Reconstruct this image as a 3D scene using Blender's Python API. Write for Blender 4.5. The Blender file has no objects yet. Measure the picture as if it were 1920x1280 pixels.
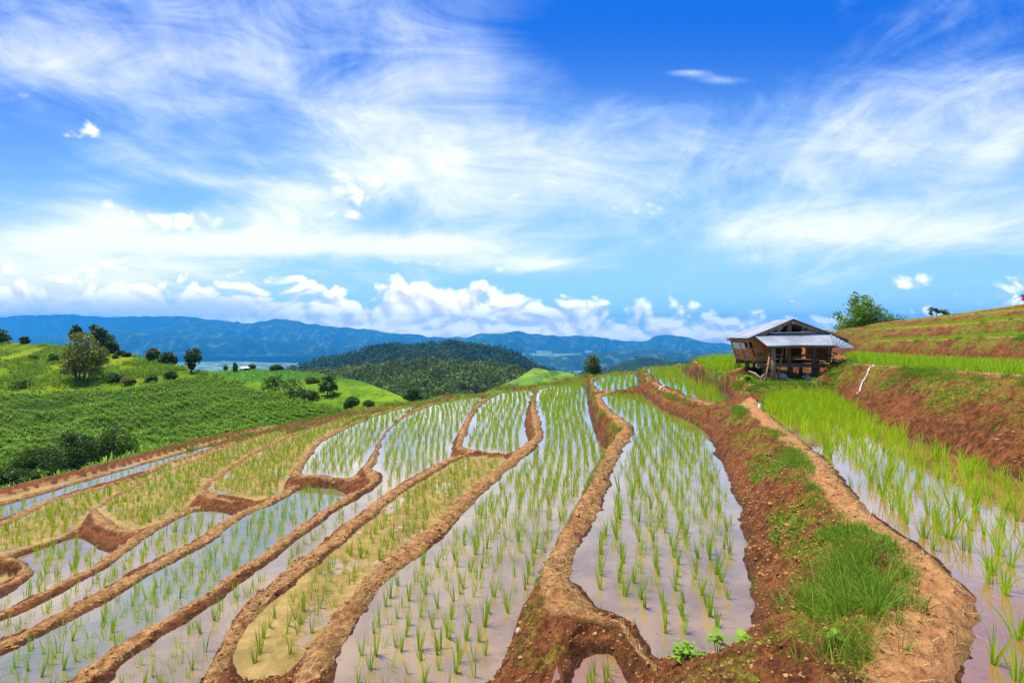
import bpy, bmesh, math, random
import numpy as np
from mathutils import Vector

SC = bpy.context.scene
COL = SC.collection
PI = math.pi
random.seed(7)
RNG = np.random.default_rng(7)

# ------------------------------------------------------------------ camera
F, CU, VH = 960.0, 960.0, 615.0          # focal length in px of the 1920 px photograph, centre column, horizon row
cam_d = bpy.data.cameras.new("camera")
cam_d.lens = 18.0
cam_d.sensor_width = 36.0
cam_d.shift_y = -(640.0 - VH) / 1920.0
cam_d.clip_start = 0.05
cam_d.clip_end = 60000.0
cam = bpy.data.objects.new("camera", cam_d)
COL.objects.link(cam)
cam.location = (0, 0, 0)
cam.rotation_euler = (PI / 2, 0, 0)
SC.camera = cam

SC.view_settings.view_transform = 'Standard'
SC.view_settings.look = 'None'
SC.view_settings.gamma = 1.0
SC.view_settings.exposure = 0.5
SC.view_settings.use_curve_mapping = False
SC.cycles.volume_bounces = 1
SC.cycles.max_bounces = 8
SC.cycles.transparent_max_bounces = 8

TO_SUN = Vector((-0.40, 0.06, 0.90)).normalized()
SUN_EL = math.asin(TO_SUN.z)
SUN_ROT = math.atan2(TO_SUN.x, TO_SUN.y)
sun_d = bpy.data.lights.new("sun", 'SUN')
sun_d.energy = 4.2
sun_d.angle = math.radians(0.6)
sun_d.color = (1.0, 0.94, 0.84)
sun = bpy.data.objects.new("sun", sun_d)
COL.objects.link(sun)
sun.location = (-25, 4, 60)
sun.rotation_euler = (-TO_SUN).to_track_quat('-Z', 'Y').to_euler()


# ------------------------------------------------------------------ node helper
class NT:
    def __init__(self, tree):
        self.t = tree
        tree.nodes.clear()

    def n(self, kind, ins=None, **props):
        nd = self.t.nodes.new(kind)
        for k, v in props.items():
            setattr(nd, k, v)
        for k, v in (ins or {}).items():
            s = nd.inputs[k]
            if isinstance(v, bpy.types.NodeSocket):
                self.t.links.new(v, s)
            else:
                if isinstance(v, (tuple, list)) and len(v) == 3 and s.type == 'RGBA':
                    v = (*v, 1.0)
                s.default_value = v
        return nd

    def math(self, op, a, b=0.0, clamp=False):
        return self.n('ShaderNodeMath', {0: a, 1: b}, operation=op, use_clamp=clamp).outputs[0]

    def mix(self, f, a, b, blend='MIX'):
        nd = self.n('ShaderNodeMix', data_type='RGBA', blend_type=blend)
        for i, v in ((0, f), (6, a), (7, b)):
            s = nd.inputs[i]
            if isinstance(v, bpy.types.NodeSocket):
                self.t.links.new(v, s)
            else:
                s.default_value = (*v, 1.0) if isinstance(v, (tuple, list)) and len(v) == 3 else v
        return nd.outputs[2]

    def ramp(self, f, lo, hi, a=0.0, b=1.0, smooth=True):
        nd = self.n('ShaderNodeMapRange', {0: f, 1: lo, 2: hi, 3: a, 4: b}, interpolation_type='SMOOTHSTEP' if smooth else 'LINEAR')
        return nd.outputs[0]

    def noise(self, vec, scale, detail=4.0, rough=0.5, dist=0.0, out=0, dim='3D'):
        nd = self.n('ShaderNodeTexNoise', {'Scale': scale, 'Detail': detail, 'Roughness': rough, 'Distortion': dist}, noise_dimensions=dim)
        if vec is not None:
            self.t.links.new(vec, nd.inputs['Vector'])
        return nd.outputs[out]

    def xyz(self, x, y, z):
        return self.n('ShaderNodeCombineXYZ', {0: x, 1: y, 2: z}).outputs[0]


# ------------------------------------------------------------------ sky
def make_world():
    w = bpy.data.worlds.new("World")
    SC.world = w
    w.use_nodes = True
    T = NT(w.node_tree)
    out = T.n('ShaderNodeOutputWorld')
    sky = T.n('ShaderNodeTexSky', sky_type='NISHITA', sun_disc=False, sun_elevation=SUN_EL, sun_rotation=SUN_ROT)
    sky.altitude = 900.0
    sky.air_density = 1.0
    sky.dust_density = 0.4
    sky.ozone_density = 2.0
    d = T.n('ShaderNodeTexCoord').outputs['Generated']
    s = T.n('ShaderNodeSeparateXYZ', {0: d})
    x, y, z = s.outputs[0], s.outputs[1], s.outputs[2]
    zz = T.math('MAXIMUM', z, 0.0)
    zl = T.math('MAXIMUM', z, -0.08)
    yy = T.math('MAXIMUM', y, 0.06)
    a = T.math('DIVIDE', x, yy)                 # direction, as tangents about north
    b = T.math('DIVIDE', zl, yy)
    den = T.math('ADD', zz, 0.16)
    px = T.math('DIVIDE', x, den)
    py = T.math('DIVIDE', y, den)
    # ice-cloud sheet: streaks that run north
    wv = T.noise(T.xyz(px, py, 0.0), 0.55, 2.0, 0.5, 0.0, 1, '2D')
    wv = T.n('ShaderNodeVectorMath', {0: wv, 1: (0.5, 0.5, 0.5)}, operation='SUBTRACT').outputs[0]
    wv = T.n('ShaderNodeVectorMath', {0: wv, 'Scale': 1.1}, operation='SCALE').outputs[0]
    pv = T.n('ShaderNodeVectorMath', {0: T.xyz(T.math('MULTIPLY', px, 1.0), T.math('MULTIPLY', py, 0.80), 0.0), 1: wv}, operation='ADD').outputs[0]
    n1 = T.noise(pv, 1.05, 8.0, 0.62, 0.25, 0, '2D')
    pv2 = T.n('ShaderNodeVectorMath', {0: T.xyz(T.math('MULTIPLY', px, 2.1), T.math('MULTIPLY', py, 0.9), 3.0), 1: wv}, operation='ADD').outputs[0]
    n2 = T.noise(pv2, 2.1, 8.0, 0.64, 0.4, 0, '2D')
    pv3 = T.n('ShaderNodeVectorMath', {0: T.xyz(T.math('MULTIPLY', a, 2.2), T.math('MULTIPLY', b, 5.5), 7.0), 1: wv}, operation='ADD').outputs[0]
    n3 = T.noise(pv3, 1.6, 8.0, 0.64, 0.5, 0, '2D')

    def blob(u, v, ru, rv, amp):
        da = T.math('MULTIPLY', T.math('SUBTRACT', a, (u - CU) / F), F / ru)
        db = T.math('MULTIPLY', T.math('SUBTRACT', b, (VH - v) / F), F / rv)
        r2 = T.math('ADD', T.math('MULTIPLY', da, da), T.math('MULTIPLY', db, db))
        g = T.math('POWER', 2.718, T.math('MULTIPLY', r2, -1.0))
        return T.math('MULTIPLY', g, amp)

    def total(lst):
        o = None
        for q in lst:
            g = blob(*q)
            o = g if o is None else T.math('ADD', o, g)
        return o

    veil = total([
        (470, 200, 330, 190, 0.20), (120, 110, 260, 90, 0.20), (780, 260, 260, 190, 0.14), (900, 90, 220, 150, 0.05),
        (1280, 70, 330, 110, -0.36), (1285, 136, 60, 9, 0.55), (1350, 150, 60, 9, 0.38), (60, 300, 150, 120, -0.26), (330, 372, 110, 26, -0.42), (230, 470, 60, 20, -0.1),
        (1760, 150, 260, 110, 0.20), (1480, 310, 480, 110, 0.18), (1180, 270, 200, 130, 0.16), (1000, 330, 400, 60, 0.10), (1400, 230, 300, 60, 0.08), (1620, 440, 470, 48, 0.38), (1890, 300, 140, 100, 0.06),
        (170, 430, 330, 70, 0.46), (560, 462, 330, 20, 0.40), (760, 455, 130, 26, 0.25), (1010, 497, 130, 18, 0.42),
        (1060, 535, 260, 24, -0.18), (1000, 300, 260, 70, 0.14), (560, 400, 120, 60, 0.22), (100, 520, 320, 70, 0.5), (700, 340, 160, 40, 0.12)])
    c = T.math('ADD', T.math('MULTIPLY', n1, 0.75), T.math('MULTIPLY', n2, 0.36))
    c = T.math('ADD', c, T.math('MULTIPLY', T.ramp(z, 0.56, 0.80), 0.34))
    c = T.math('ADD', T.math('ADD', c, veil), T.math('MULTIPLY', T.math('SUBTRACT', n3, 0.5), 0.58))
    cir = T.ramp(c, 0.40, 1.16)
    # heap clouds
    bv = T.xyz(T.math('MULTIPLY', a, 1.0), T.math('MULTIPLY', b, 1.45), 0.0)
    bw = T.noise(bv, 6.0, 1.0, 0.5, 0.0, 1, '2D')
    bw = T.n('ShaderNodeVectorMath', {0: T.n('ShaderNodeVectorMath', {0: bw, 1: (0.5, 0.5, 0.5)}, operation='SUBTRACT').outputs[0], 'Scale': 0.10}, operation='SCALE').outputs[0]
    bv = T.n('ShaderNodeVectorMath', {0: bv, 1: bw}, operation='ADD').outputs[0]

    def billow(v):
        na = T.noise(v, 8.0, 7.0, 0.58, 0.0, 0, '2D')
        vo = T.n('ShaderNodeTexVoronoi', {'Vector': v, 'Scale': 15.0, 'Detail': 2.0, 'Roughness': 0.5, 'Randomness': 1.0}, feature='F1', voronoi_dimensions='2D')
        return T.math('SUBTRACT', T.math('ADD', na, 0.38), T.math('MULTIPLY', vo.outputs['Distance'], 0.75))
    bl = billow(bv)
    bup = billow(T.n('ShaderNodeVectorMath', {0: bv, 1: (0.006, 0.020, 0.0)}, operation='ADD').outputs[0])
    cr = T.n('ShaderNodeFloatCurve', {1: T.ramp(a, -1.2, 1.2, 0.0, 1.0, False)})
    cv = cr.mapping.curves[0]
    pts = [(-400, 0.13), (0, 0.105), (150, 0.10), (330, 0.085), (480, 0.092), (650, 0.088), (800, 0.098), (930, 0.084), (1050, 0.062), (1150, 0.045),
           (1260, 0.043), (1340, 0.03), (1450, 0.02), (1560, 0.016), (1700, 0.022), (1900, 0.05), (2100, 0.06)]
    cv.points[0].location = (0.0, 0.13)
    cv.points[1].location = (1.0, 0.05)
    for u, e in pts:
        t = ((u - CU) / F + 1.2) / 2.4
        if 0.01 < t < 0.99:
            cv.points.new(t, e)
    cr.mapping.update()
    lim = T.math('ADD', T.math('ADD', cr.outputs[0], 0.010), T.math('MULTIPLY', T.math('SUBTRACT', bl, 0.5), 0.11))
    bank = T.ramp(T.math('SUBTRACT', lim, b), -0.010, 0.026)
    puffs = total([(165, 248, 42, 24, 0.9), (205, 515, 78, 34, 1.0), (20, 522, 45, 22, 0.8), (1700, 527, 62, 16, 0.95), (1905, 535, 45, 20, 0.8), (1195, 393, 48, 16, 0.75),
                   (660, 345, 130, 50, 0.44), (800, 318, 110, 20, 0.46), (620, 400, 70, 26, 0.45), (1000, 370, 90, 16, 0.42), (250, 400, 90, 30, 0.72),
                   (360, 420, 70, 25, 0.6), (10, 290, 40, 14, 0.6), (60, 178, 60, 20, 0.4), (860, 440, 60, 22, 0.55), (80, 435, 90, 24, 0.4)])
    pf = T.ramp(T.math('ADD', puffs, T.math('MULTIPLY', T.math('MULTIPLY', T.math('SUBTRACT', bl, 0.5), 1.6), T.ramp(puffs, 0.10, 0.45))), 0.20, 1.15)
    heap = T.math('MAXIMUM', bank, pf)
    lit = T.math('ADD', 0.80, T.math('MULTIPLY', T.math('SUBTRACT', bl, bup), 1.5))
    lit = T.math('ADD', lit, T.math('MULTIPLY', T.math('SUBTRACT', bl, 0.5), 0.35))
    lit = T.ramp(lit, 0.35, 1.02, 0.0, 1.0, False)
    heap_c = T.mix(lit, (8.4, 8.4, 8.7), (14.5, 14.0, 13.0))
    # rain-grey base at the left
    grey = T.math('MULTIPLY', total([(120, 580, 330, 34, 0.9), (420, 575, 130, 26, 0.55)]), 1.0, True)
    heap_c = T.mix(grey, heap_c, (6.6, 7.6, 9.6))
    # clear air
    el = T.ramp(b, 0.0, 0.62)
    air = T.mix(el, (4.0, 7.4, 10.4), (0.0, 1.35, 7.2))
    base = T.mix(0.84, T.mix(1.0, sky.outputs[0], (0.55, 1.0, 1.5), 'MULTIPLY'), air)
    col = T.mix(T.math('MULTIPLY', cir, 0.90), base, T.mix(cir, (5.4, 7.7, 10.4), (10.3, 10.4, 10.5)))
    col = T.mix(heap, col, heap_c)
    below = T.ramp(z, -0.06, 0.0)
    col = T.mix(below, (1.6, 2.2, 2.0), col)
    bg = T.n('ShaderNodeBackground', {'Color': col, 'Strength': 0.085})
    T.t.links.new(bg.outputs[0], out.inputs[0])


make_world()


# ------------------------------------------------------------------ helpers
def P(u, v, D):
    return np.array([(u - CU) / F * D, D, (VH - v) / F * D])


def on_plane(u, v, pl):
    """ray through pixel (u, v) cut with the plane z = a + b x + c y"""
    rx, rz = (u - CU) / F, (VH - v) / F
    a, b, c = pl[:3]
    return np.array([rx, 1.0]) * (a / (rz - b * rx - c))


def ss(t, lo=0.0, hi=1.0):
    t = np.clip((t - lo) / (hi - lo), 0, 1)
    return t * t * (3 - 2 * t)


def _h(ix, iy, seed):
    h = (ix.astype(np.int64) * 374761393 + iy.astype(np.int64) * 668265263 + seed * 974711) & 0xFFFFFFFF
    h = ((h ^ (h >> 13)) * 1274126177) & 0xFFFFFFFF
    return ((h ^ (h >> 16)) & 0xFFFF) / 65536.0 * 2 * PI


def pn(x, y, seed=0):
    x0, y0 = np.floor(x), np.floor(y)
    fx, fy = x - x0, y - y0
    u, v = fx * fx * fx * (fx * (fx * 6 - 15) + 10), fy * fy * fy * (fy * (fy * 6 - 15) + 10)

    def g(ox, oy):
        t = _h(x0 + ox, y0 + oy, seed)
        return np.cos(t) * (fx - ox) + np.sin(t) * (fy - oy)
    a = g(0, 0) * (1 - u) + g(1, 0) * u
    b = g(0, 1) * (1 - u) + g(1, 1) * u
    return (a * (1 - v) + b * v) * 1.5


def fbm(x, y, oc=4, seed=0, gain=0.5):
    s, a = 0, 1.0
    for k in range(oc):
        s = s + a * pn(x, y, seed + k * 17)
        x, y, a = x * 2.03, y * 2.03, a * gain
    return s


def mesh_obj(name, verts, faces, mat, parent=None, loc=None, smooth=True, attrs=None, colors=None):
    """ONE mesh object from numpy arrays; faces is (M,3) or (M,4)"""
    me = bpy.data.meshes.new(name)
    verts = np.asarray(verts, np.float32)
    if loc is not None:
        verts = verts - np.asarray(loc, np.float32)
    faces = np.asarray(faces, np.int32)
    k = faces.shape[1]
    me.vertices.add(len(verts))
    me.vertices.foreach_set('co', verts.ravel())
    me.loops.add(faces.size)
    me.loops.foreach_set('vertex_index', faces.ravel())
    me.polygons.add(len(faces))
    me.polygons.foreach_set('loop_start', np.arange(0, faces.size, k, dtype=np.int32))
    me.polygons.foreach_set('use_smooth', np.full(len(faces), smooth))
    me.update(calc_edges=True)
    for an, av in (attrs or {}).items():
        at = me.attributes.new(an, 'FLOAT', 'POINT')
        at.data.foreach_set('value', np.asarray(av, np.float32))
    for an, av in (colors or {}).items():
        at = me.attributes.new(an, 'FLOAT_COLOR', 'POINT')
        at.data.foreach_set('color', np.asarray(av, np.float32).ravel())
    if mat:
        me.materials.append(mat)
    o = bpy.data.objects.new(name, me)
    COL.objects.link(o)
    if parent is not None:
        o.parent = parent
    elif loc is not None:
        o.location = [float(q) for q in loc]
    return o


def tag(o, label=None, cat=None, group=None, kind=None):
    for k, v in (('label', label), ('category', cat), ('group', group), ('kind', kind)):
        if v:
            o[k] = v
    return o


def empty(name, loc):
    o = bpy.data.objects.new(name, None)
    COL.objects.link(o)
    o.location = [float(q) for q in loc]
    o.empty_display_size = 0.3
    return o


def blades(base, az, lean, length, width, bend, seg=3, twist=None):
    """tapered curved ribbons: returns verts, quads, blade index per vertex"""
    n = len(base)
    t = np.linspace(0, 1, seg + 1)[None, :]
    ang = lean[:, None] + bend[:, None] * t           # angle from vertical
    step = length[:, None] / seg
    dx = np.sin(ang) * step
    dz = np.cos(ang) * step
    hx = np.concatenate([np.zeros((n, 1)), np.cumsum(dx[:, :-1], 1)], 1)
    hz = np.concatenate([np.zeros((n, 1)), np.cumsum(dz[:, :-1], 1)], 1)
    ca, sa = np.cos(az)[:, None], np.sin(az)[:, None]
    w = width[:, None] * (1 - 0.93 * t ** 1.6) * 0.5
    tw = az + PI / 2 if twist is None else twist
    wx, wy = np.cos(tw)[:, None] * w, np.sin(tw)[:, None] * w
    cx = base[:, 0:1] + hx * ca
    cy = base[:, 1:2] + hx * sa
    cz = base[:, 2:3] + hz
    v = np.stack([np.stack([cx - wx, cy - wy, cz], -1), np.stack([cx + wx, cy + wy, cz], -1)], 2)   # n, seg+1, 2, 3
    idx = np.arange(n * (seg + 1) * 2).reshape(n, seg + 1, 2)
    q = np.stack([idx[:, :-1, 0], idx[:, :-1, 1], idx[:, 1:, 1], idx[:, 1:, 0]], -1).reshape(-1, 4)
    return v.reshape(-1, 3), q, np.repeat(np.arange(n), (seg + 1) * 2)


class MB:
    """collects beams, planks and sheets into one mesh"""
    def __init__(self):
        self.v, self.f = [], []

    def add(self, vs, fs):
        o = len(self.v)
        self.v += [tuple(float(c) for c in p) for p in vs]
        self.f += [tuple(i + o for i in q) for q in fs]

    def beam(self, p0, p1, w, h=None, up=(0, 0, 1), taper=1.0):
        h = h or w
        p0, p1 = Vector([float(c) for c in p0]), Vector([float(c) for c in p1])
        d = (p1 - p0).normalized()
        up = Vector(up)
        if abs(d.dot(up)) > 0.95:
            up = Vector((0, 1, 0))
        s = d.cross(up).normalized()
        u = s.cross(d).normalized()
        vs = []
        for p, k in ((p0, 1.0), (p1, taper)):
            for a, b in ((-1, -1), (1, -1), (1, 1), (-1, 1)):
                vs.append(p + s * (a * w * k / 2) + u * (b * h * k / 2))
        self.add(vs, [(3, 2, 1, 0), (4, 5, 6, 7), (0, 1, 5, 4), (1, 2, 6, 5), (2, 3, 7, 6), (3, 0, 4, 7)])

    def log(self, pts, r, n=8, cap=True):
        """round pole through points, radius r or list"""
        pts = [Vector([float(c) for c in p]) for p in pts]
        rs = r if isinstance(r, (list, tuple)) else [r] * len(pts)
        rings = []
        for i, p in enumerate(pts):
            d = (pts[min(i + 1, len(pts) - 1)] - pts[max(i - 1, 0)]).normalized()
            s = d.cross(Vector((0.31, 0.95, 0.05))).normalized() if abs(d.y) < 0.9 else d.cross(Vector((0, 0, 1))).normalized()
            u = s.cross(d).normalized()
            rings.append([p + (s * math.cos(2 * PI * k / n) + u * math.sin(2 * PI * k / n)) * rs[i] for k in range(n)])
        vs = [q for rg in rings for q in rg]
        fs = []
        for i in range(len(pts) - 1):
            for k in range(n):
                k2 = (k + 1) % n
                fs.append((i * n + k, i * n + k2, (i + 1) * n + k2, (i + 1) * n + k))
        if cap:
            fs.append(tuple(range(n - 1, -1, -1)))
            fs.append(tuple((len(pts) - 1) * n + k for k in range(n)))
        self.add(vs, fs)

    def sheet(self, c00, c10, c11, c01, nu=40, nv=6, waves=18, amp=0.012, thick=0.008, sag=0.0, ragged=0.0):
        """corrugated sheet between four corners; the waves run across u"""
        c00, c10, c11, c01 = [np.asarray(c, float) for c in (c00, c10, c11, c01)]
        nrm = np.cross(c10 - c00, c01 - c00)
        nrm = nrm / np.linalg.norm(nrm)
        if nrm[2] < 0:
            nrm = -nrm
        top, bot = [], []
        for j in range(nv + 1):
            for i in range(nu + 1):
                s, t = i / nu, j / nv
                tt = t
                if ragged and j == nv:
                    tt = t + ragged * math.sin(7 * s + 1.0) * 0.5 + ragged * random.uniform(-0.2, 0.2)
                p = (c00 * (1 - s) + c10 * s) * (1 - tt) + (c01 * (1 - s) + c11 * s) * tt
                p = p + nrm * (amp * math.sin(2 * PI * waves * s) + sag * math.sin(PI * t) * (0.4 + 0.6 * math.sin(3 * s + 1)))
                top.append(p)
                bot.append(p - nrm * thick)
        W = nu + 1
        n = len(top)
        fs = []
        for j in range(nv):
            for i in range(nu):
                q = (j * W + i, j * W + i + 1, (j + 1) * W + i + 1, (j + 1) * W + i)
                fs.append(q)
                fs.append(tuple(n + k for k in reversed(q)))
        edge = [j * W for j in range(nv + 1)]
        for a, b in zip(edge[:-1], edge[1:]):
            fs.append((a, b, n + b, n + a))
            fs.append((a + nu, n + a + nu, n + b + nu, b + nu))
        for i in range(nu):
            fs.append((i, n + i, n + i + 1, i + 1))
            k = nv * W + i
            fs.append((k, k + 1, n + k + 1, n + k))
        self.add(top + bot, fs)

    def build(self, name, mat, parent=None, loc=None, smooth=False):
        me = bpy.data.meshes.new(name)
        vs = self.v
        base = parent.location if parent is not None and loc is None else (Vector(loc) if loc is not None else Vector((0, 0, 0)))
        if parent is not None and parent.parent is not None:
            base = parent.parent.location
        me.from_pydata([tuple(Vector(p) - base) for p in vs], [], self.f)
        me.update()
        bm = bmesh.new()
        bm.from_mesh(me)
        bmesh.ops.recalc_face_normals(bm, faces=bm.faces)
        bm.to_mesh(me)
        bm.free()
        if smooth:
            for p in me.polygons:
                p.use_smooth = True
        me.materials.append(mat)
        o = bpy.data.objects.new(name, me)
        COL.objects.link(o)
        if parent is not None:
            o.parent = parent
        elif loc is not None:
            o.location = base
        return o


# ------------------------------------------------------------------ materials
def new_mat(name):
    m = bpy.data.materials.new(name)
    m.use_nodes = True
    return m, NT(m.node_tree)


def finish(T, shader):
    o = T.n('ShaderNodeOutputMaterial')
    T.t.links.new(shader, o.inputs[0])


def mat_leaf(name, dark, light, trans=0.35, rough=0.5, vary=None):
    """foliage: colour by the per-leaf attribute 'var'"""
    m, T = new_mat(name)
    var = T.n('ShaderNodeAttribute', attribute_name='var').outputs['Fac']
    rnd = T.n('ShaderNodeObjectInfo').outputs['Random']
    f = T.math('ADD', T.math('MULTIPLY', var, 0.72), T.math('MULTIPLY', rnd, 0.28))
    col = T.mix(f, dark, light)
    if vary:
        nz = T.noise(T.n('ShaderNodeTexCoord').outputs['Object'], vary[0], 3.0, 0.5)
        col = T.mix(T.ramp(nz, 0.4, 0.68), col, vary[1])
    d = T.n('ShaderNodeBsdfPrincipled', {'Base Color': col, 'Roughness': rough, 'Specular IOR Level': 0.25})
    t = T.n('ShaderNodeBsdfTranslucent', {'Color': T.mix(0.4, col, (light[0] * 1.3, light[1] * 1.3, light[2]))})
    mx = T.n('ShaderNodeMixShader', {0: trans, 1: d.outputs[0], 2: t.outputs[0]})
    finish(T, mx.outputs[0])
    return m


def mat_solid(name, a, b, scale=8.0, rough=0.8, stretch=(1, 1, 1), bump=0.3, bscale=None, detail=6.0, spec=0.3, metal=0.0):
    m, T = new_mat(name)
    co = T.n('ShaderNodeTexCoord').outputs['Object']
    mp = T.n('ShaderNodeMapping', {'Vector': co, 'Scale': stretch}).outputs[0]
    nz = T.noise(mp, scale, detail, 0.6)
    col = T.mix(T.ramp(nz, 0.32, 0.68), a, b)
    bs = T.n('ShaderNodeBump', {'Height': T.noise(mp, bscale or scale * 3, 5.0, 0.6), 'Strength': bump, 'Distance': 0.02})
    p = T.n('ShaderNodeBsdfPrincipled', {'Base Color': col, 'Roughness': rough, 'Normal': bs.outputs[0], 'Specular IOR Level': spec, 'Metallic': metal})
    finish(T, p.outputs[0])
    return m


def mat_terrain():
    m, T = new_mat("terrace_soil")
    co = T.n('ShaderNodeTexCoord').outputs['Object']
    mk = T.n('ShaderNodeSeparateColor', {0: T.n('ShaderNodeAttribute', attribute_name='mask').outputs['Color']})
    crest, green, bed = mk.outputs[0], mk.outputs[1], mk.outputs[2]
    ax = T.n('ShaderNodeSeparateColor', {0: T.n('ShaderNodeAttribute', attribute_name='aux').outputs['Color']})
    moss, damp, slope_out = ax.outputs[0], ax.outputs[1], ax.outputs[2]
    n_big = T.noise(co, 1.3, 5.0, 0.6)
    n_mid = T.noise(co, 6.0, 6.0, 0.62)
    n_fin = T.noise(co, 28.0, 6.0, 0.65)
    bank = T.mix(T.ramp(n_mid, 0.33, 0.68), (0.095, 0.031, 0.009), (0.27, 0.090, 0.026))
    bank = T.mix(T.math('MULTIPLY', T.ramp(n_big, 0.45, 0.72), 0.6), bank, (0.34, 0.105, 0.032))
    bank = T.mix(T.math('MULTIPLY', T.ramp(n_fin, 0.55, 0.75), 0.5), bank, (0.40, 0.20, 0.08))
    n_cl = T.noise(co, 12.0, 7.0, 0.68)
    cr = T.mix(T.ramp(n_mid, 0.35, 0.65), (0.25, 0.108, 0.032), (0.46, 0.23, 0.078))
    cr = T.mix(T.math('MULTIPLY', T.ramp(n_cl, 0.52, 0.66), 0.75), cr, (0.60, 0.345, 0.14))
    cr = T.mix(T.math('MULTIPLY', T.ramp(n_cl, 0.47, 0.34), 0.65), cr, (0.11, 0.046, 0.014))
    cr = T.mix(T.math('MULTIPLY', T.ramp(n_big, 0.5, 0.7), 0.35), cr, (0.26, 0.20, 0.045))
    pc = T.mix(T.ramp(n_mid, 0.3, 0.7), (0.42, 0.18, 0.062), (0.62, 0.305, 0.115))
    pc = T.mix(T.math('MULTIPLY', T.ramp(n_cl, 0.46, 0.34), 0.5), pc, (0.24, 0.10, 0.035))
    cr = T.mix(T.math('MULTIPLY', slope_out, 0.75), cr, pc)
    stk = T.noise(T.n('ShaderNodeMapping', {'Vector': co, 'Rotation': (0.0, 0.5, 0.0), 'Scale': (15.0, 15.0, 2.6)}).outputs[0], 1.0, 6.0, 0.65)
    bank = T.mix(T.math('MULTIPLY', T.ramp(stk, 0.52, 0.40), 0.7), bank, (0.06, 0.020, 0.007))
    bank = T.mix(T.math('MULTIPLY', T.ramp(stk, 0.56, 0.68), 0.45), bank, (0.40, 0.155, 0.05))
    col = T.mix(crest, bank, cr)
    ms = T.mix(T.ramp(n_fin, 0.35, 0.65), (0.06, 0.08, 0.008), (0.30, 0.30, 0.016))
    col = T.mix(T.math('MULTIPLY', moss, T.math('MULTIPLY', T.ramp(n_fin, 0.25, 0.55), T.ramp(n_cl, 0.36, 0.58))), col, ms)
    gr = T.mix(T.ramp(n_mid, 0.35, 0.65), (0.06, 0.115, 0.010), (0.19, 0.27, 0.018))
    col = T.mix(green, col, gr)
    mud = T.mix(T.ramp(n_mid, 0.3, 0.7), (0.28, 0.185, 0.058), (0.42, 0.285, 0.098))
    mud = T.mix(T.math('MULTIPLY', T.ramp(n_fin, 0.58, 0.72), 0.7), mud, (0.24, 0.13, 0.05))
    mud = T.mix(T.math('MULTIPLY', T.ramp(n_big, 0.46, 0.64), 0.65), mud, (0.20, 0.145, 0.045))
    col = T.mix(bed, col, mud)
    col = T.mix(T.math('MULTIPLY', damp, 0.8), col, T.mix(1.0, col, (0.42, 0.36, 0.32), 'MULTIPLY'))
    hgt = T.math('ADD', T.math('MULTIPLY', n_mid, 0.4), T.math('MULTIPLY', n_fin, 0.5))
    hgt = T.math('ADD', hgt, T.math('MULTIPLY', n_cl, 0.7))
    hgt = T.math('ADD', hgt, T.math('MULTIPLY', T.math('MULTIPLY', stk, 0.9), T.math('SUBTRACT', 1.0, crest)))
    hgt = T.math('ADD', hgt, T.math('MULTIPLY', T.noise(co, 90.0, 4.0, 0.6), 0.2))
    bs = T.n('ShaderNodeBump', {'Height': hgt, 'Strength': T.math('SUBTRACT', 0.95, T.math('MULTIPLY', bed, 0.6)), 'Distance': 0.06})
    rough = T.math('SUBTRACT', 0.95, T.math('MULTIPLY', damp, 0.35))
    p = T.n('ShaderNodeBsdfPrincipled', {'Base Color': col, 'Roughness': rough, 'Normal': bs.outputs[0], 'Specular IOR Level': 0.2})
    finish(T, p.outputs[0])
    return m


def mat_water(name, mud_a, mud_b):
    m, T = new_mat(name)
    co = T.n('ShaderNodeTexCoord').outputs['Object']
    n = T.noise(co, 1.6, 4.0, 0.55, 0.4)
    n2 = T.noise(co, 11.0, 4.0, 0.6)
    col = T.mix(T.ramp(n, 0.35, 0.65), mud_a, mud_b)
    col = T.mix(T.math('MULTIPLY', T.ramp(n2, 0.58, 0.70), 0.45), col, (mud_a[0] * 0.4, mud_a[1] * 0.42, mud_a[2] * 0.45))
    rip = T.noise(T.n('ShaderNodeMapping', {'Vector': co, 'Scale': (1.0, 1.0, 1.0)}).outputs[0], 9.0, 3.0, 0.5)
    bs = T.n('ShaderNodeBump', {'Height': rip, 'Strength': 0.10, 'Distance': 0.012})
    p = T.n('ShaderNodeBsdfDiffuse', {'Color': col, 'Normal': bs.outputs[0]})
    g = T.n('ShaderNodeBsdfGlossy', {'Color': (1, 1, 1), 'Roughness': 0.02, 'Normal': bs.outputs[0]})
    fr = T.math('MULTIPLY', T.n('ShaderNodeFresnel', {'IOR': 1.8, 'Normal': bs.outputs[0]}).outputs[0], 1.75, True)
    mx = T.n('ShaderNodeMixShader', {0: fr, 1: p.outputs[0], 2: g.outputs[0]})
    finish(T, mx.outputs[0])
    return m


def mat_hill(name, cols, scale, rough_scale=None, mask=None):
    """ground cover on a hill: three colours mixed by two noises"""
    m, T = new_mat(name)
    co = T.n('ShaderNodeTexCoord').outputs['Object']
    n1 = T.noise(co, scale, 8.0, 0.62)
    n2 = T.noise(co, scale * 5.3, 6.0, 0.62)
    col = T.mix(T.ramp(n1, 0.35, 0.65), cols[0], cols[1])
    col = T.mix(T.math('MULTIPLY', T.ramp(n2, 0.5, 0.68), 0.7), col, cols[2])
    if mask is not None:
        mk = T.n('ShaderNodeAttribute', attribute_name='var').outputs['Fac']
        col = T.mix(mk, col, T.mix(T.ramp(n2, 0.4, 0.6), mask[0], mask[1]))
    bs = T.n('ShaderNodeBump', {'Height': T.math('ADD', n1, T.math('MULTIPLY', n2, 0.6)), 'Strength': 0.8, 'Distance': 0.25 / scale})
    p = T.n('ShaderNodeBsdfPrincipled', {'Base Color': col, 'Roughness': 0.95, 'Normal': bs.outputs[0], 'Specular IOR Level': 0.05})
    finish(T, p.outputs[0])
    return m


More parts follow.
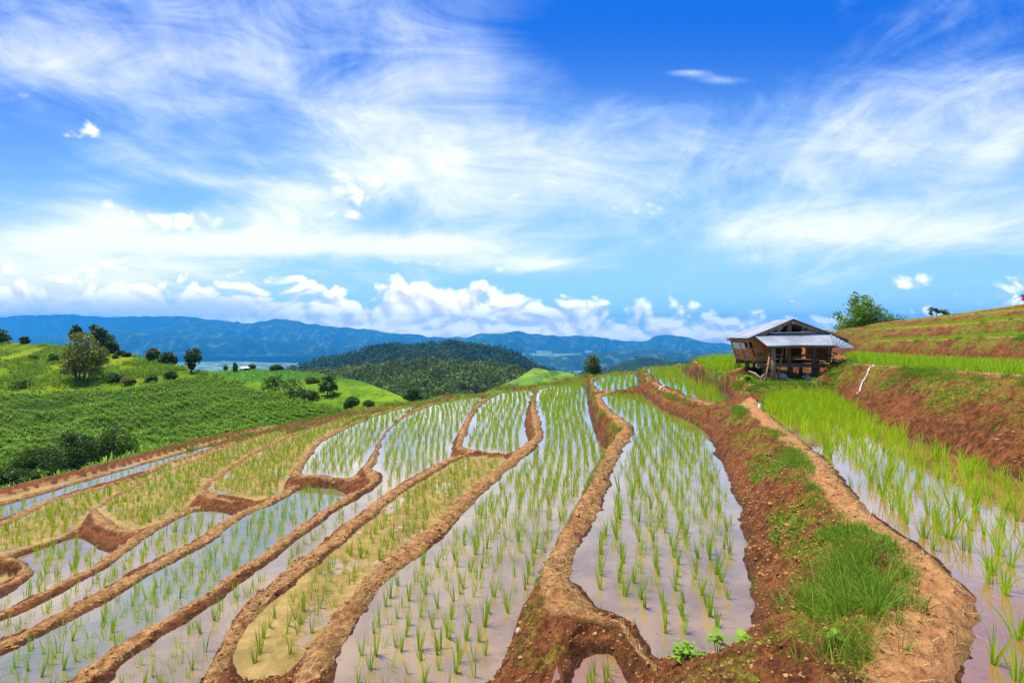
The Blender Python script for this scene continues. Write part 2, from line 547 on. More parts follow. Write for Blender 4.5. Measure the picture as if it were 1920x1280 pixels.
M_SOIL = mat_terrain()
M_RICE = mat_leaf("rice_leaf", (0.10, 0.27, 0.005), (0.43, 0.56, 0.020), 0.42, 0.45)
M_RICE_TALL = mat_leaf("tall_rice_leaf", (0.23, 0.41, 0.006), (0.47, 0.63, 0.020), 0.45, 0.45)
M_GRASS = mat_leaf("grass_blade", (0.07, 0.17, 0.010), (0.28, 0.42, 0.030), 0.35, 0.5)
M_STRAW = mat_leaf("dry_straw", (0.42, 0.27, 0.11), (0.78, 0.60, 0.32), 0.15, 0.7)
M_TREE = mat_leaf("tree_leaf", (0.020, 0.052, 0.006), (0.11, 0.17, 0.020), 0.25, 0.5)
M_TREE_BROWN = mat_leaf("olive_tree_leaf", (0.065, 0.080, 0.008), (0.31, 0.30, 0.035), 0.25, 0.5)
M_BAMBOO = mat_leaf("bamboo_leaf", (0.045, 0.125, 0.008), (0.24, 0.37, 0.025), 0.35, 0.45)
M_BUSH = mat_leaf("bush_leaf", (0.030, 0.065, 0.006), (0.15, 0.22, 0.020), 0.3, 0.5)
M_MAIZE = mat_leaf("crop_leaf", (0.040, 0.125, 0.005), (0.31, 0.54, 0.025), 0.3, 0.45)
M_FOREST = mat_leaf("forest_leaf", (0.024, 0.056, 0.004), (0.19, 0.24, 0.018), 0.2, 0.6)
M_FOREST_FAR = mat_leaf("far_forest_leaf", (0.012, 0.046, 0.010), (0.085, 0.165, 0.024), 0.2, 0.6)  # bluer leaf tone than the near wood, distance haze put into the colour
M_WEED = mat_leaf("weed_leaf", (0.10, 0.26, 0.012), (0.32, 0.52, 0.04), 0.35, 0.4)
M_BARK = mat_solid("bark", (0.07, 0.045, 0.025), (0.17, 0.12, 0.075), 6.0, 0.9, (1, 1, 0.3), 0.6)
W_CLEAR = mat_water("paddy_water_clear", (0.36, 0.235, 0.095), (0.25, 0.165, 0.07))
W_BROWN = mat_water("paddy_water_brown", (0.33, 0.165, 0.05), (0.26, 0.135, 0.05))
W_GREEN = mat_water("paddy_water_green", (0.17, 0.17, 0.09), (0.27, 0.20, 0.10))
W_MUD = mat_water("paddy_water_mud", (0.40, 0.26, 0.085), (0.30, 0.19, 0.07))

# ------------------------------------------------------------------ the paddies, traced on the photograph and laid on their own levels
R1_LEFT = [(1790, 1340), (1804, 1277), (1804, 1238), (1826, 1217), (1837, 1161), (1830, 1112), (1796, 1079), (1751, 1049), (1706, 1015), (1661, 989), (1624, 951),
           (1585, 912), (1565, 880), (1544, 858), (1510, 830), (1481, 811), (1443, 780), (1424, 760)]
PAD = {
    # name: (level or plane, kind, crest width, crest height, rice height, outline in photograph pixels)
    'centre': (-3.40, 'water', 0.34, 0.055, 0.265, [(1011, 730), (1050, 721), (1090, 716), (1097, 730), (1101, 765), (1108, 803), (1122, 832), (1140, 850), (1129, 860), (1112, 897), (1090, 932), (1077, 960), (1040, 1025), (1027, 1055), (1000, 1105), (975, 1140), (955, 1197), (917, 1257), (880, 1330), (630, 1330), (637, 1272), (645, 1222), (670, 1180), (700, 1140), (730, 1090), (775, 1060), (850, 997), (882, 955), (912, 925), (950, 887), (995, 855), (1025, 822), (1015, 780), (1006, 755)]),
    'east': (-2.80, 'water', 0.36, 0.060, 0.260, [(1129, 740), (1142, 762), (1160, 777), (1182, 790), (1197, 807), (1167, 852), (1150, 897), (1140, 942), (1122, 977), (1115, 987), (1100, 1022), (1080, 1060), (1080, 1085), (1097, 1110), (1130, 1135), (1187, 1160), (1212, 1177), (1225, 1205), (1232, 1226), (1258, 1234), (1272, 1222), (1317, 1220), (1345, 1213), (1369, 1199), (1395, 1157), (1399, 1112), (1391, 1049), (1380, 962), (1372, 925), (1350, 872), (1337, 845), (1327, 822), (1310, 802), (1277, 785), (1240, 770), (1220, 752), (1200, 740)]),
    'east_far': (-2.74, 'water', 0.30, 0.050, 0.30, [(1115, 717), (1122, 732), (1150, 734), (1199, 732), (1194, 717), (1192, 700), (1160, 702), (1122, 709)]),
    'mid': (-2.35, 'water', 0.36, 0.060, 0.32, [(1225, 703), (1232, 715), (1252, 725), (1277, 737), (1302, 746), (1335, 756), (1355, 759), (1370, 747), (1352, 732), (1330, 722), (1302, 715), (1287, 705), (1277, 695), (1260, 691), (1225, 691), (1212, 694)]),
    'lawn': (-1.60, 'dense', 0.35, 0.060, 0.36, [(1308, 681), (1318, 675), (1360, 672), (1420, 672), (1475, 676), (1470, 690), (1400, 690.5), (1380, 691.5), (1365, 698), (1340, 694), (1322, 686)]),
    'pad': (-1.80, 'pad', 0.25, 0.000, 0, [(1404, 718), (1440, 721), (1520, 721), (1580, 718), (1575, 705), (1550, 700), (1480, 700), (1410, 702), (1392, 708)]),
    'big': (-2.10, 'brown', 0.34, 0.080, 0.31, [(1438, 746), (1470, 742), (1530, 742), (1572, 746), (1595, 768), (1640, 792), (1700, 820), (1780, 850), (1850, 877), (1920, 902), (2100, 972), (2400, 1085), (2400, 1340)] + R1_LEFT),
    'n_white': (-3.75, 'water', 0.30, 0.045, 0.270, [(925, 745), (897, 767), (885, 792), (872, 830), (870, 839), (895, 844), (925, 849), (967, 852), (987, 840), (987, 825), (980, 800), (985, 772), (992, 752), (1002, 729), (970, 731), (945, 736)]),
    'n_mud': (-3.80, 'mud', 0.32, 0.045, 0.25, [(875, 860), (900, 857), (950, 860), (940, 872), (920, 893), (890, 920), (850, 952), (815, 988), (775, 1020), (737, 1045), (700, 1085), (660, 1120), (637, 1145), (612, 1180), (587, 1215), (565, 1242), (540, 1275), (500, 1276), (462, 1262), (450, 1232), (470, 1185), (490, 1147), (525, 1127), (550, 1107), (570, 1082), (612, 1054), (650, 1019), (690, 985), (730, 950), (762, 922), (807, 897), (840, 874)]),
    'n_long': (-4.10, 'water', 0.30, 0.045, 0.250, [(907, 742), (890, 765), (872, 785), (862, 805), (845, 835), (844, 855), (838, 866), (822, 872), (790, 887), (750, 907), (715, 930), (675, 962), (650, 982), (612, 1007), (575, 1040), (537, 1067), (505, 1102), (462, 1132), (430, 1165), (407, 1205), (395, 1235), (370, 1277), (340, 1330), (150, 1330), (219, 1278), (232, 1251), (302, 1199), (350, 1174), (400, 1140), (440, 1107), (475, 1085), (517, 1052), (550, 1022), (587, 995), (632, 962), (645, 952), (682, 932), (710, 914), (726, 896), (712, 884), (701, 875), (715, 860), (715, 837), (732, 805), (765, 780), (805, 762), (850, 750)]),
    'n_upper': (-4.25, 'water', 0.30, 0.045, 0.260, [(570, 890), (575, 872), (585, 857), (602, 832), (632, 815), (670, 795), (707, 780), (757, 765), (780, 761), (765, 772), (745, 785), (725, 805), (705, 832), (695, 852), (680, 873), (660, 895), (632, 894), (595, 887)]),
    'n_green': (-4.45, 'green', 0.30, 0.045, 0.260, [(565, 917), (615, 915), (645, 926), (650, 932), (607, 960), (570, 982), (532, 1012), (500, 1035), (465, 1062), (450, 1075), (410, 1102), (350, 1137), (300, 1170), (258, 1197), (219, 1219), (175, 1247), (140, 1278), (60, 1330), (-200, 1330), (-120, 1290), (0, 1232), (44, 1212), (87, 1190), (131, 1170), (186, 1140), (230, 1114), (284, 1081), (328, 1055), (372, 1033), (415, 1010), (432, 990), (470, 965), (520, 945), (545, 932)]),
    'n_straw': (-4.65, 'mud', 0.28, 0.045, 0.25, [(392, 922), (402, 905), (420, 892), (445, 875), (482, 850), (520, 832), (557, 815), (607, 797), (657, 782), (695, 775), (677, 785), (620, 812), (590, 832), (570, 855), (557, 875), (545, 887), (527, 917), (520, 935), (495, 939), (485, 940), (457, 932), (420, 927)]),
    'n_strip': (-4.80, 'water', 0.28, 0.045, 0.27, [(370, 960), (407, 960), (435, 967), (415, 985), (382, 1005), (345, 1027), (306, 1044), (262, 1066), (230, 1083), (197, 1105), (131, 1140), (87, 1162), (44, 1184), (0, 1203), (-150, 1275), (-200, 1260), (0, 1167), (75, 1137), (125, 1110), (175, 1082), (212, 1060), (245, 1035), (275, 1010), (312, 987), (350, 967)]),
    'n_mud_far': (-4.95, 'mud', 0.26, 0.045, 0.25, [(187, 955), (200, 945), (225, 930), (262, 912), (320, 882), (357, 870), (407, 850), (470, 825), (520, 810), (550, 812), (532, 822), (495, 837), (470, 852), (432, 875), (395, 897), (377, 920), (362, 938), (345, 955), (312, 977), (277, 992), (240, 990), (212, 975)]),
    'n_pool': (-5.15, 'water', 0.28, 0.045, 0.28, [(145, 1007), (175, 1027), (212, 1045), (207, 1052), (175, 1067), (125, 1092), (75, 1117), (37, 1132), (0, 1150), (-200, 1240), (-200, 1190), (0, 1125), (50, 1092), (75, 1075), (72, 1065), (50, 1050), (37, 1045), (82, 1030), (125, 1013)]),
    'n_mud_low': (-5.10, 'mud', 0.26, 0.045, 0.25, [(170, 960), (140, 990), (125, 1000), (75, 1020), (25, 1032), (0, 1040), (-150, 1080), (-150, 1040), (0, 992), (50, 970), (92, 945), (150, 929), (212, 912), (275, 895), (320, 870), (400, 845), (470, 823), (545, 805), (495, 817), (420, 842), (357, 865), (300, 893), (250, 915), (212, 930)]),
    'n_edge': (-5.35, 'water', 0.26, 0.045, 0.22, [(-150, 1016), (0, 976), (50, 960), (90, 937), (150, 917), (210, 901), (275, 883), (340, 860), (400, 840), (402, 835), (340, 852), (270, 872), (180, 898), (100, 922), (0, 951), (-150, 985)]),
    'n_rim': (-5.55, 'mud', 0.25, 0.045, 0.30, [(-150, 982), (0, 943), (100, 915), (200, 890), (330, 852), (450, 820), (520, 803), (515, 801), (450, 815), (330, 846), (200, 884), (100, 908), (0, 934), (-150, 968)]),
    'puddle': (-2.93, 'brown', 0.10, 0.050, 0.20, [(1078, 1236), (1125, 1226), (1160, 1240), (1186, 1285), (1170, 1330), (1055, 1330), (1068, 1275)]),
    'left_pit': (-5.40, 'mud', 0.20, 0.030, 0, [(-60, 1114), (6, 1099), (26, 1088), (0, 1084), (-80, 1092), (-110, 1112)]),
}
TERR = {   # upper terraces at the right: outline as (u, v, distance)
    'r_two': ([(1606, 682, 15.9), (1656, 687, 14.6), (1720, 693, 13.0), (1817, 703, 11.2), (1914, 709, 9.6), (2100, 722, 7.6), (2300, 728, 6.2), (2500, 700, 8.5), (2100, 690, 11.8), (1914, 687, 14.4), (1817, 683, 17.2), (1711, 675, 21.0), (1610, 666, 26.5), (1585, 668, 23.0)], 0.30),
    'r_three': ([(1597, 640, 29), (1720, 640, 22.5), (1817, 636, 19), (1914, 632, 16.4), (2100, 622, 13), (2350, 606, 10.5), (2350, 598, 13), (2100, 616, 15.5), (1914, 627, 18.6), (1817, 631, 21.0), (1720, 636.5, 24.4), (1600, 638, 29.9)], 0.20),
    'r_four': ([(1612, 625, 31.5), (1625, 619, 30.8), (1680, 612.5, 28.4), (1792, 608, 23), (1867, 602.5, 20.8), (1917, 599, 19.6), (2100, 585, 16), (2350, 560, 13), (2350, 555, 15.5), (2100, 581, 18), (1917, 597, 22), (1867, 600.5, 23.2), (1792, 605.5, 25.5), (1680, 611, 30.2), (1645, 616, 32.2)], 0.20),
    'r_five': ([(1690, 606, 31.8), (1736, 598, 29.5), (1799, 590, 26), (1836, 588, 25), (1917, 583, 23), (2100, 565, 19), (2350, 530, 16), (2350, 525, 18), (2100, 561, 21), (1917, 580.5, 25), (1836, 586, 27.5), (1760, 595, 31), (1690, 605, 34)], 0.18),
    'r_six': ([(1835, 584.5, 28.6), (1880, 578, 27), (1917, 571, 25.5), (2100, 545, 22), (2350, 495, 19), (2500, 500, 40), (2100, 560, 44), (1917, 577, 46), (1835, 588, 42)], 0.12),
}


def chaikin(p, it=1):
    for _ in range(it):
        q = np.roll(p, -1, 0)
        p = np.stack([p * 0.78 + q * 0.22, p * 0.22 + q * 0.78], 1).reshape(-1, 2)
    return p


POLY = []
for nm, (lv, kind, w, hb, rh, px) in PAD.items():
    pl = (lv, 0.0, 0.0, 0.0, 0.0, 0.0)
    POLY.append(dict(name=nm, plane=pl, kind=kind, w=w, hb=hb, rh=rh, p=chaikin(np.array([on_plane(u, v, pl) for u, v in px])), reach=5.0))
for nm, (pts, rh) in TERR.items():
    q = np.array([P(*t) for t in pts])
    A = np.c_[np.ones(len(q)), q[:, 0], q[:, 1], q[:, 0] ** 2, q[:, 0] * q[:, 1], q[:, 1] ** 2]
    wgt = 1.0 / q[:, 1] ** 1.2
    pl = np.linalg.lstsq(A * wgt[:, None], q[:, 2] * wgt, rcond=1e-7)[0]
    POLY.append(dict(name=nm, plane=tuple(pl), kind='dense', w=0.25, hb=0.06, rh=rh, p=chaikin(q[:, :2]), reach=8.0))
BYNAME = {q['name']: q for q in POLY}


def plane_z(pl, x, y):
    return pl[0] + pl[1] * x + pl[2] * y + pl[3] * x * x + pl[4] * x * y + pl[5] * y * y


def poly_dist(x, y, p):
    """distance to the outline and inside flag"""
    q = np.roll(p, -1, 0)
    d2 = np.full(x.shape, 1e18)
    ins = np.zeros(x.shape, bool)
    for (ax, ay), (bx, by) in zip(p, q):
        ex, ey = bx - ax, by - ay
        L = ex * ex + ey * ey + 1e-12
        t = np.clip(((x - ax) * ex + (y - ay) * ey) / L, 0, 1)
        dx, dy = x - ax - t * ex, y - ay - t * ey
        d2 = np.minimum(d2, dx * dx + dy * dy)
        c = (ay > y) != (by > y)
        if abs(by - ay) > 1e-12:
            ins ^= c & (x < ex * (y - ay) / (by - ay) + ax)
    return np.sqrt(d2), ins


T_EDGE = [(-400, 1032, 13.2), (-150, 962, 15.8), (0, 931, 17.2), (100, 906, 18.7), (200, 882, 20.4), (333, 844, 23.8), (500, 800, 28.6), (570, 787, 28.6), (640, 774, 28.2), (700, 764, 28.8), (757, 754, 29.4), (850, 741, 30.2),
          (907, 733, 30.9), (950, 727, 32.0), (1050, 715, 32.2), (1097, 711, 33.2), (1120, 706, 30.5), (1160, 700, 30.6), (1196, 698, 30.8), (1212, 690, 30.0), (1260, 688, 30.6), (1284, 690, 29.0), (1300, 677, 24.6), (1318, 672, 26.2), (1400, 669, 27.0), (1480, 668, 27.0),
          (1545, 662, 30.0), (1565, 648, 31.0), (1598, 632, 32.4), (1645, 616, 33.3), (1690, 605, 34.6), (1760, 594, 37.0), (1835, 586, 45.0)]
T_POLY = np.array([P(*t)[:2] for t in T_EDGE] + [[70, 62], [70, -8], [-24, -8]])


def terrain(x, y, want_mask=False):
    """height of the terraced slope at x, y"""
    n = len(x)
    K = len(POLY)
    wx = x + 0.055 * pn(x * 1.7, y * 1.7, 5) + 0.025 * pn(x * 5.5, y * 5.5, 6)
    wy = y + 0.055 * pn(x * 1.7, y * 1.7, 8) + 0.025 * pn(x * 5.5, y * 5.5, 9)
    dist = np.full((K, n), 60.0, np.float32)
    inside = np.full(n, -1, np.int16)
    for k, q in enumerate(POLY):
        p = q['p']
        mg = q['reach']
        s = np.where((wx > p[:, 0].min() - mg) & (wx < p[:, 0].max() + mg) & (wy > p[:, 1].min() - mg) & (wy < p[:, 1].max() + mg))[0]
        if len(s) == 0:
            continue
        d, i = poly_dist(wx[s], wy[s], p)
        sd = np.where(i, -d, d) - (0.07 if q['kind'] in ('water', 'green', 'mud') else 0.0)
        dist[k, s] = sd
        inside[s[sd < 0]] = k
    KN = 5
    order = np.argpartition(dist, KN, axis=0)[:KN]
    dd = np.maximum(np.take_along_axis(dist, order, 0).astype(float), 0.0)
    A = np.array([q['plane'] for q in POLY])
    W = np.array([q['w'] for q in POLY])[order]
    HB = np.array([q['hb'] for q in POLY])[order]
    RE = np.array([q['reach'] for q in POLY])[order]
    ZZ = plane_z([A[order, k_] for k_ in range(6)], x, y)
    h = np.full(n, -1e3)
    crest = np.zeros(n)
    frac = np.zeros(n)
    gap = np.full(n, 9.0)
    rise = np.zeros(n)
    wv = 1.0 + 0.35 * pn(x * 0.9, y * 0.9, 21)
    for a in range(KN):
        ha = ZZ[a] + HB[a] * ss(dd[a], 0, 0.16)
        ca = np.ones(n)
        fa = np.zeros(n)
        ga = np.full(n, 9.0)
        ra = np.zeros(n)
        for b in range(KN):
            if a == b:
                continue
            low = (ZZ[b] < ZZ[a] - 0.015) & (dd[b] < 30)
            we = np.minimum(W[a] * wv, 0.52 * (dd[a] + dd[b]))
            zc = ZZ[a] + HB[a] * ss(dd[a] / np.maximum(we * 0.55, 1e-3))
            t = np.clip((dd[a] - we) / np.maximum(dd[a] - we + dd[b], 1e-4), 0, 1)
            tall = ss(ZZ[a] - ZZ[b], 0.45, 0.70)
            hab = zc + (ZZ[b] - zc) * ((t + 0.10 * np.sin(2 * PI * t)) * (1 - tall) + t ** 1.75 * tall)
            use = low & (hab < ha)
            ha = np.where(use, hab, ha)
            ca = np.where(use, 1 - ss(t, 0.0, 0.16), ca)
            fa = np.where(use, t, fa)
            ga = np.where(use, dd[a] + dd[b], ga)
            ra = np.where(use, ZZ[a] - ZZ[b], ra)
        ha = np.where(dd[a] > RE[a], -1e3, ha - 2.0 * np.maximum(dd[a] - RE[a] + 1.2, 0))
        up = ha > h
        h = np.where(up, ha, h)
        crest = np.where(up, ca, crest)
        frac = np.where(up, fa, frac)
        gap = np.where(up, ga, gap)
        rise = np.where(up, ra, rise)
    h = np.where(h < -900, ZZ.min(0), h)
    dT, inT = poly_dist(x, y, T_POLY)
    outT = np.where(inT, 0.0, dT)
    h = h - 0.9 * np.maximum(outT - 0.25, 0) ** 1.05 * ss(outT, 0.2, 1.2)
    h = np.maximum(h, -30)
    soil = (inside < 0)
    dmin = np.where(soil, np.maximum(dist.min(0), 0.0), 0.0)
    # clods, erosion and footprints
    edge = ss(dmin, 0.0, 0.12)
    rough = 0.018 * (0.45 - np.abs(pn(x * 5.2, y * 5.2, 35))) + 0.010 * (0.45 - np.abs(pn(x * 13, y * 13, 36))) + 0.020 * fbm(x * 2.6, y * 2.6, 3, 31) + 0.020 * fbm(x * 9, y * 9, 3, 41) + 0.008 * fbm(x * 30, y * 30, 2, 51)
    bank = (1 - crest) * soil
    rill = np.abs(pn(x * 2.2 + 0.4 * y, y * 2.2, 61))
    h = h + soil * edge * (rough * (0.8 + 0.6 * bank)) - bank * edge * ss(rise, 0.2, 0.7) * 0.10 * (0.35 - rill) * np.sin(PI * np.clip(frac, 0, 1))
    h = h + bank * edge * ss(rise, 0.3, 0.8) * 0.07 * fbm(x * 1.1, y * 1.1, 3, 71)
    # beds
    kinds = np.array([{'water': 0, 'green': 0, 'brown': 0, 'mud': 1, 'dense': 2, 'pad': 3}[q['kind']] for q in POLY])
    kin = np.where(soil, -1, kinds[np.maximum(inside, 0)])
    zin = plane_z([A[np.maximum(inside, 0), k_] for k_ in range(6)], x, y)
    din = np.maximum(-dist.min(0), 0)
    bedn = 0.020 * fbm(x * 1.4, y * 1.4, 3, 81) + 0.006 * fbm(x * 8, y * 8, 3, 91)
    wet = zin - 0.07 * ss(din, 0, 0.25) + 0.4 * bedn
    mudz = zin + 0.011 - 0.004 * ss(din, 0, 0.2) + bedn * 0.75
    dry = zin + bedn * 1.2
    h = np.where(kin == 0, wet, np.where(kin == 1, mudz, np.where(kin >= 2, dry, h)))
    if not want_mask:
        return h
    far = ss(y, 4, 14)
    n1 = fbm(x * 0.9, y * 0.9, 4, 101)
    n2 = fbm(x * 3.2, y * 3.2, 3, 111)
    east = ss(x, -1.5, 1.5)
    upper = ss(frac, 0.02, 0.12) * (1 - ss(frac, 0.45, 0.85))
    moss = bank * east * upper * ss(rise, 0.25, 0.6) * ss(n1 + 0.6 * n2, -0.40, 0.25)
    moss = np.maximum(moss, bank * east * ss(x, 6, 10) * ss(h, -1.0, 0.2) * ss(n1 + 0.5 * n2, -0.3, 0.4) * 0.9)
    green = np.where(kin == 2, 1.0, np.where(kin == 3, ss(n2 + n1, -0.5, 0.2), 0.0))
    green = np.maximum(green, bank * ss(x, 8, 11) * ss(h, -0.95, -0.3) * ss(n1 + 0.5 * n2, -0.25, 0.45) * 0.35)
    edgeg = soil * crest * ss(x, 1.5, 4.0) * ss(n1 + n2, 0.05, 0.5) * 0.75 * (rise > 0.35)
    green = np.maximum(green, edgeg * (1 - ss(dmin, 0.0, 0.1)))
    hutz = ss(x, 7.5, 8.2) * (1 - ss(x, 11.6, 12.2)) * ss(y, 15.2, 15.8) * (1 - ss(y, 18.2, 19.0)) * soil
    green = np.maximum(green, hutz * ss(n2 + n1, -0.7, 0.1) * ss(h, -2.05, -1.9))
    green = np.maximum(green, 0.9 * ss(outT, 0.15, 0.8))
    # grass on far rims
    rim = soil * (1 - ss(x, 9, 11)) * ss(y, 26, 29) * ss(n1 + 0.5 * n2, -0.35, 0.15) * ss(x, -14, -4)
    green = np.maximum(green, rim * 0.85)
    bed = (kin == 1).astype(float)
    damp = np.where(soil, 0.9 * (1 - ss(h - np.where(ZZ.min(0) < -900, h, h), 0, 1)) * 0, 0.0)
    low_d = np.where(soil, 1 - ss(np.min(np.where(dd < 30, dd, 30), 0), 0.0, 0.10), 0.0)
    damp = np.maximum(damp, 0.9 * low_d)
    damp = np.where(kin == 0, 1.0, damp)
    damp = np.where(kin == 1, 0.35 * (1 - ss(mudz - zin, -0.004, 0.012)), damp)
    mask = np.stack([crest * soil, green, bed, np.ones(n)], -1)
    kb = [i_ for i_, q in enumerate(POLY) if q['name'] == 'big'][0]
    path = crest * soil * (1 - ss(dist[kb], 0.75, 1.1)) * (1 - ss(x, 8.5, 9.5))
    aux = np.stack([np.clip(moss, 0, 1), damp, path, np.ones(n)], -1)
    return h, mask, aux, dict(kin=kin, crest=crest * soil, frac=frac, rise=rise, soil=soil, inT=inT, dmin=dmin, bank=bank)


def build_terrain():
    rs = [0.5]
    while rs[-1] < 64:
        r = rs[-1]
        rs.append(r + min(max(0.0013 * r ** 1.6, 0.013), 0.24))
    rs = np.array(rs)
    th = np.radians(np.linspace(-63, 66, 1150))
    Rg, Tg = np.meshgrid(rs, th, indexing='ij')
    x, y = (Rg * np.sin(Tg)).ravel(), (Rg * np.cos(Tg)).ravel()
    h, mask, aux, info = terrain(x, y, True)
    v = np.stack([x, y, h], -1)
    nr, nt = Rg.shape
    idx = np.arange(nr * nt).reshape(nr, nt)
    f = np.stack([idx[:-1, :-1], idx[:-1, 1:], idx[1:, 1:], idx[1:, :-1]], -1).reshape(-1, 4)[:, ::-1]
    o = mesh_obj("terrace_ground", v, f, M_SOIL, colors={'mask': mask, 'aux': aux})
    tag(o, "stepped red clay hillside with mud bunds, banks and a footpath between the paddies", "terrain", kind='structure')
    return v, info


TV, TI = build_terrain()

WM = {'water': W_CLEAR, 'green': W_GREEN, 'brown': W_BROWN, 'mud': W_MUD}
WDESC = {
    'centre': "large flooded paddy in the middle with pale sky reflections", 'east': "flooded paddy below the red bank of the footpath", 'east_far': "small far paddy beside the lone round tree",
    'mid': "small flooded terrace below the hut's green lawn", 'big': "brown water of the tall rice paddy right of the footpath", 'n_white': "bright white paddy left of the middle one",
    'n_mud': "drying mud paddy curving to the bottom edge", 'n_long': "long narrow paddy bending along the mud one", 'n_upper': "bright paddy above a bank with a pale stone", 'n_green': "blue green paddy strip at lower left",
    'n_straw': "straw coloured shallow paddy at left", 'n_strip': "thin flooded strip at lower left", 'n_mud_far': "muddy paddy above a tall red bank at left", 'n_pool': "pool shaped paddy below the tall red bank at left",
    'n_mud_low': "muddy paddy near the left edge", 'n_edge': "sliver of water along the outer rim", 'n_rim': "muddy outermost strip above the crop field", 'puddle': "small brown puddle at the bottom of the bank", 'left_pit': "muddy pit at the left edge"}
for q in POLY:
    if q['kind'] not in WM:
        continue
    p = q['p']
    z = q['plane'][0]
    c = p.mean(0)
    bm = bmesh.new()
    # grown a little so that the shore line is cut by the soil itself
    e = np.roll(p, -1, 0) - np.roll(p, 1, 0)
    nrm = np.stack([e[:, 1], -e[:, 0]], -1) / (np.linalg.norm(e, axis=1)[:, None] + 1e-9)
    area = 0.5 * np.sum(p[:, 0] * np.roll(p[:, 1], -1) - np.roll(p[:, 0], -1) * p[:, 1])
    g = p + nrm * (0.14 if area > 0 else -0.14)
    fc = bm.faces.new([bm.verts.new((gx - c[0], gy - c[1], 0)) for gx, gy in g])
    bmesh.ops.triangulate(bm, faces=[fc])
    bmesh.ops.recalc_face_normals(bm, faces=bm.faces)
    if sum(f_.normal.z for f_ in bm.faces) < 0:
        bmesh.ops.reverse_faces(bm, faces=bm.faces)
    me = bpy.data.meshes.new("paddy_water")
    bm.to_mesh(me)
    bm.free()
    me.materials.append(WM[q['kind']])
    o = bpy.data.objects.new("paddy_water", me)
    COL.objects.link(o)
    o.location = (c[0], c[1], z)
    tag(o, WDESC[q['name']], "paddy water", kind='structure')


# ------------------------------------------------------------------ rice
def clump_arrays(rng, n, H, spread, wid, lean=0.28, bend=0.5, seg=3):
    base = np.zeros((n, 3))
    r = spread * np.sqrt(rng.random(n)) * 0.35
    az = rng.random(n) * 2 * PI
    base[:, 0], base[:, 1] = r * np.cos(az), r * np.sin(az)
    base[:, 2] = -0.03
    L = H * (0.62 + 0.5 * rng.random(n))
    v, f, bi = blades(base, az + rng.normal(0, 0.5, n), np.abs(rng.normal(0, lean, n)), L, wid * (0.8 + 0.4 * rng.random(n)), np.abs(rng.normal(0, bend, n)), seg, rng.random(n) * PI)
    return v, f, rng.random(n)[bi]


def rows_in(q, sx, sy, ang, rng, jit=0.035, keep=0.97, margin=0.10):
    p = q['p']
    ca, sa = math.cos(ang), math.sin(ang)
    c = p.mean(0)
    rel = p - c
    a = rel[:, 0] * ca - rel[:, 1] * sa          # across
    b = rel[:, 0] * sa + rel[:, 1] * ca          # along
    A, B = np.meshgrid(np.arange(a.min(), a.max(), sx), np.arange(b.min(), b.max(), sy), indexing='ij')
    A, B = A.ravel(), B.ravel()
    A = A + 0.10 * np.sin(B * 0.45 + c[0]) + rng.normal(0, jit, len(A))
    B = B + rng.normal(0, jit * 1.4, len(B))
    x, y = c[0] + A * ca + B * sa, c[1] - A * sa + B * ca
    d, i = poly_dist(x, y, p)
    k = i & (d > margin) & (rng.random(len(x)) < keep)
    # only what the view could take in
    k &= (np.abs(np.arctan2(x, np.maximum(y, 0.05))) < math.radians(58)) & (y > 0.3)
    return np.stack([x[k], y[k], plane_z(q['plane'], x[k], y[k])], -1)


ROWS = {'centre': (0.215, 0.185, 6), 'east': (0.215, 0.185, 11), 'east_far': (0.28, 0.20, 12), 'mid': (0.28, 0.20, 14), 'big': (0.30, 0.19, 24), 'n_white': (0.25, 0.20, 2), 'n_mud': (0.19, 0.175, -10), 'n_long': (0.225, 0.20, -8),
        'n_upper': (0.24, 0.20, -12), 'n_green': (0.225, 0.20, -22), 'n_straw': (0.175, 0.16, -20), 'n_strip': (0.235, 0.21, -30), 'n_mud_far': (0.175, 0.16, -28), 'n_pool': (0.235, 0.21, -36), 'n_mud_low': (0.175, 0.16, -36), 'n_edge': (0.22, 0.2, -38), 'puddle': (0.13, 0.12, 20)}
GLAB = {
    'centre': ("young green rice clump standing in the large flooded paddy in the middle", "nearest rice clumps in the large middle paddy"),
    'east': ("thin green rice clump standing in the paddy at the foot of the mossy red bank", "nearest rice clumps in the paddy below the footpath bank"),
    'big': ("tall bright green rice clump in the water right of the clay footpath", "nearest tall rice clumps right of the footpath"),
    'n_mud': ("sparse green rice clump rooted in the drying tan mud paddy", "nearest rice clumps in the tan mud paddy"),
    'n_long': ("green rice clump in the narrow grey water strip left of the mud paddy", "nearest rice clumps in the narrow grey strip"),
    'puddle': ("thin rice clump growing in the small brown puddle at the bottom", "rice clumps in the bottom puddle"),
    'n_green': ("green rice clump in the blue green paddy strip at lower left", "nearest rice clumps in the blue green strip"),
}
rng = np.random.default_rng(11)
allc = []
for q in POLY:
    if q['name'] not in ROWS:
        continue
    sx, sy, ang = ROWS[q['name']]
    pts = rows_in(q, sx, sy, math.radians(ang), rng, jit=0.03 if q['name'] != 'big' else 0.05, keep=0.93)
    hh = q['rh'] * np.clip(rng.normal(1.0, 0.20, len(pts)), 0.45, 1.6)
    allc.append((q['name'], pts, hh))
names = np.concatenate([[i] * len(p) for i, (_, p, _) in enumerate(allc)]).astype(int)
pts = np.concatenate([p for _, p, _ in allc])
hts = np.concatenate([h for _, _, h in allc])
inview = (np.abs(pts[:, 0] / pts[:, 1]) < 1.03) & ((VH - pts[:, 2] / pts[:, 1] * F * 1.0) > 0) & ((VH - (pts[:, 2] + hts) / pts[:, 1] * F) < 1290)
size = np.where(inview, hts / pts[:, 1], 0)
pick = np.argsort(-size)[:300]
VAR = {}
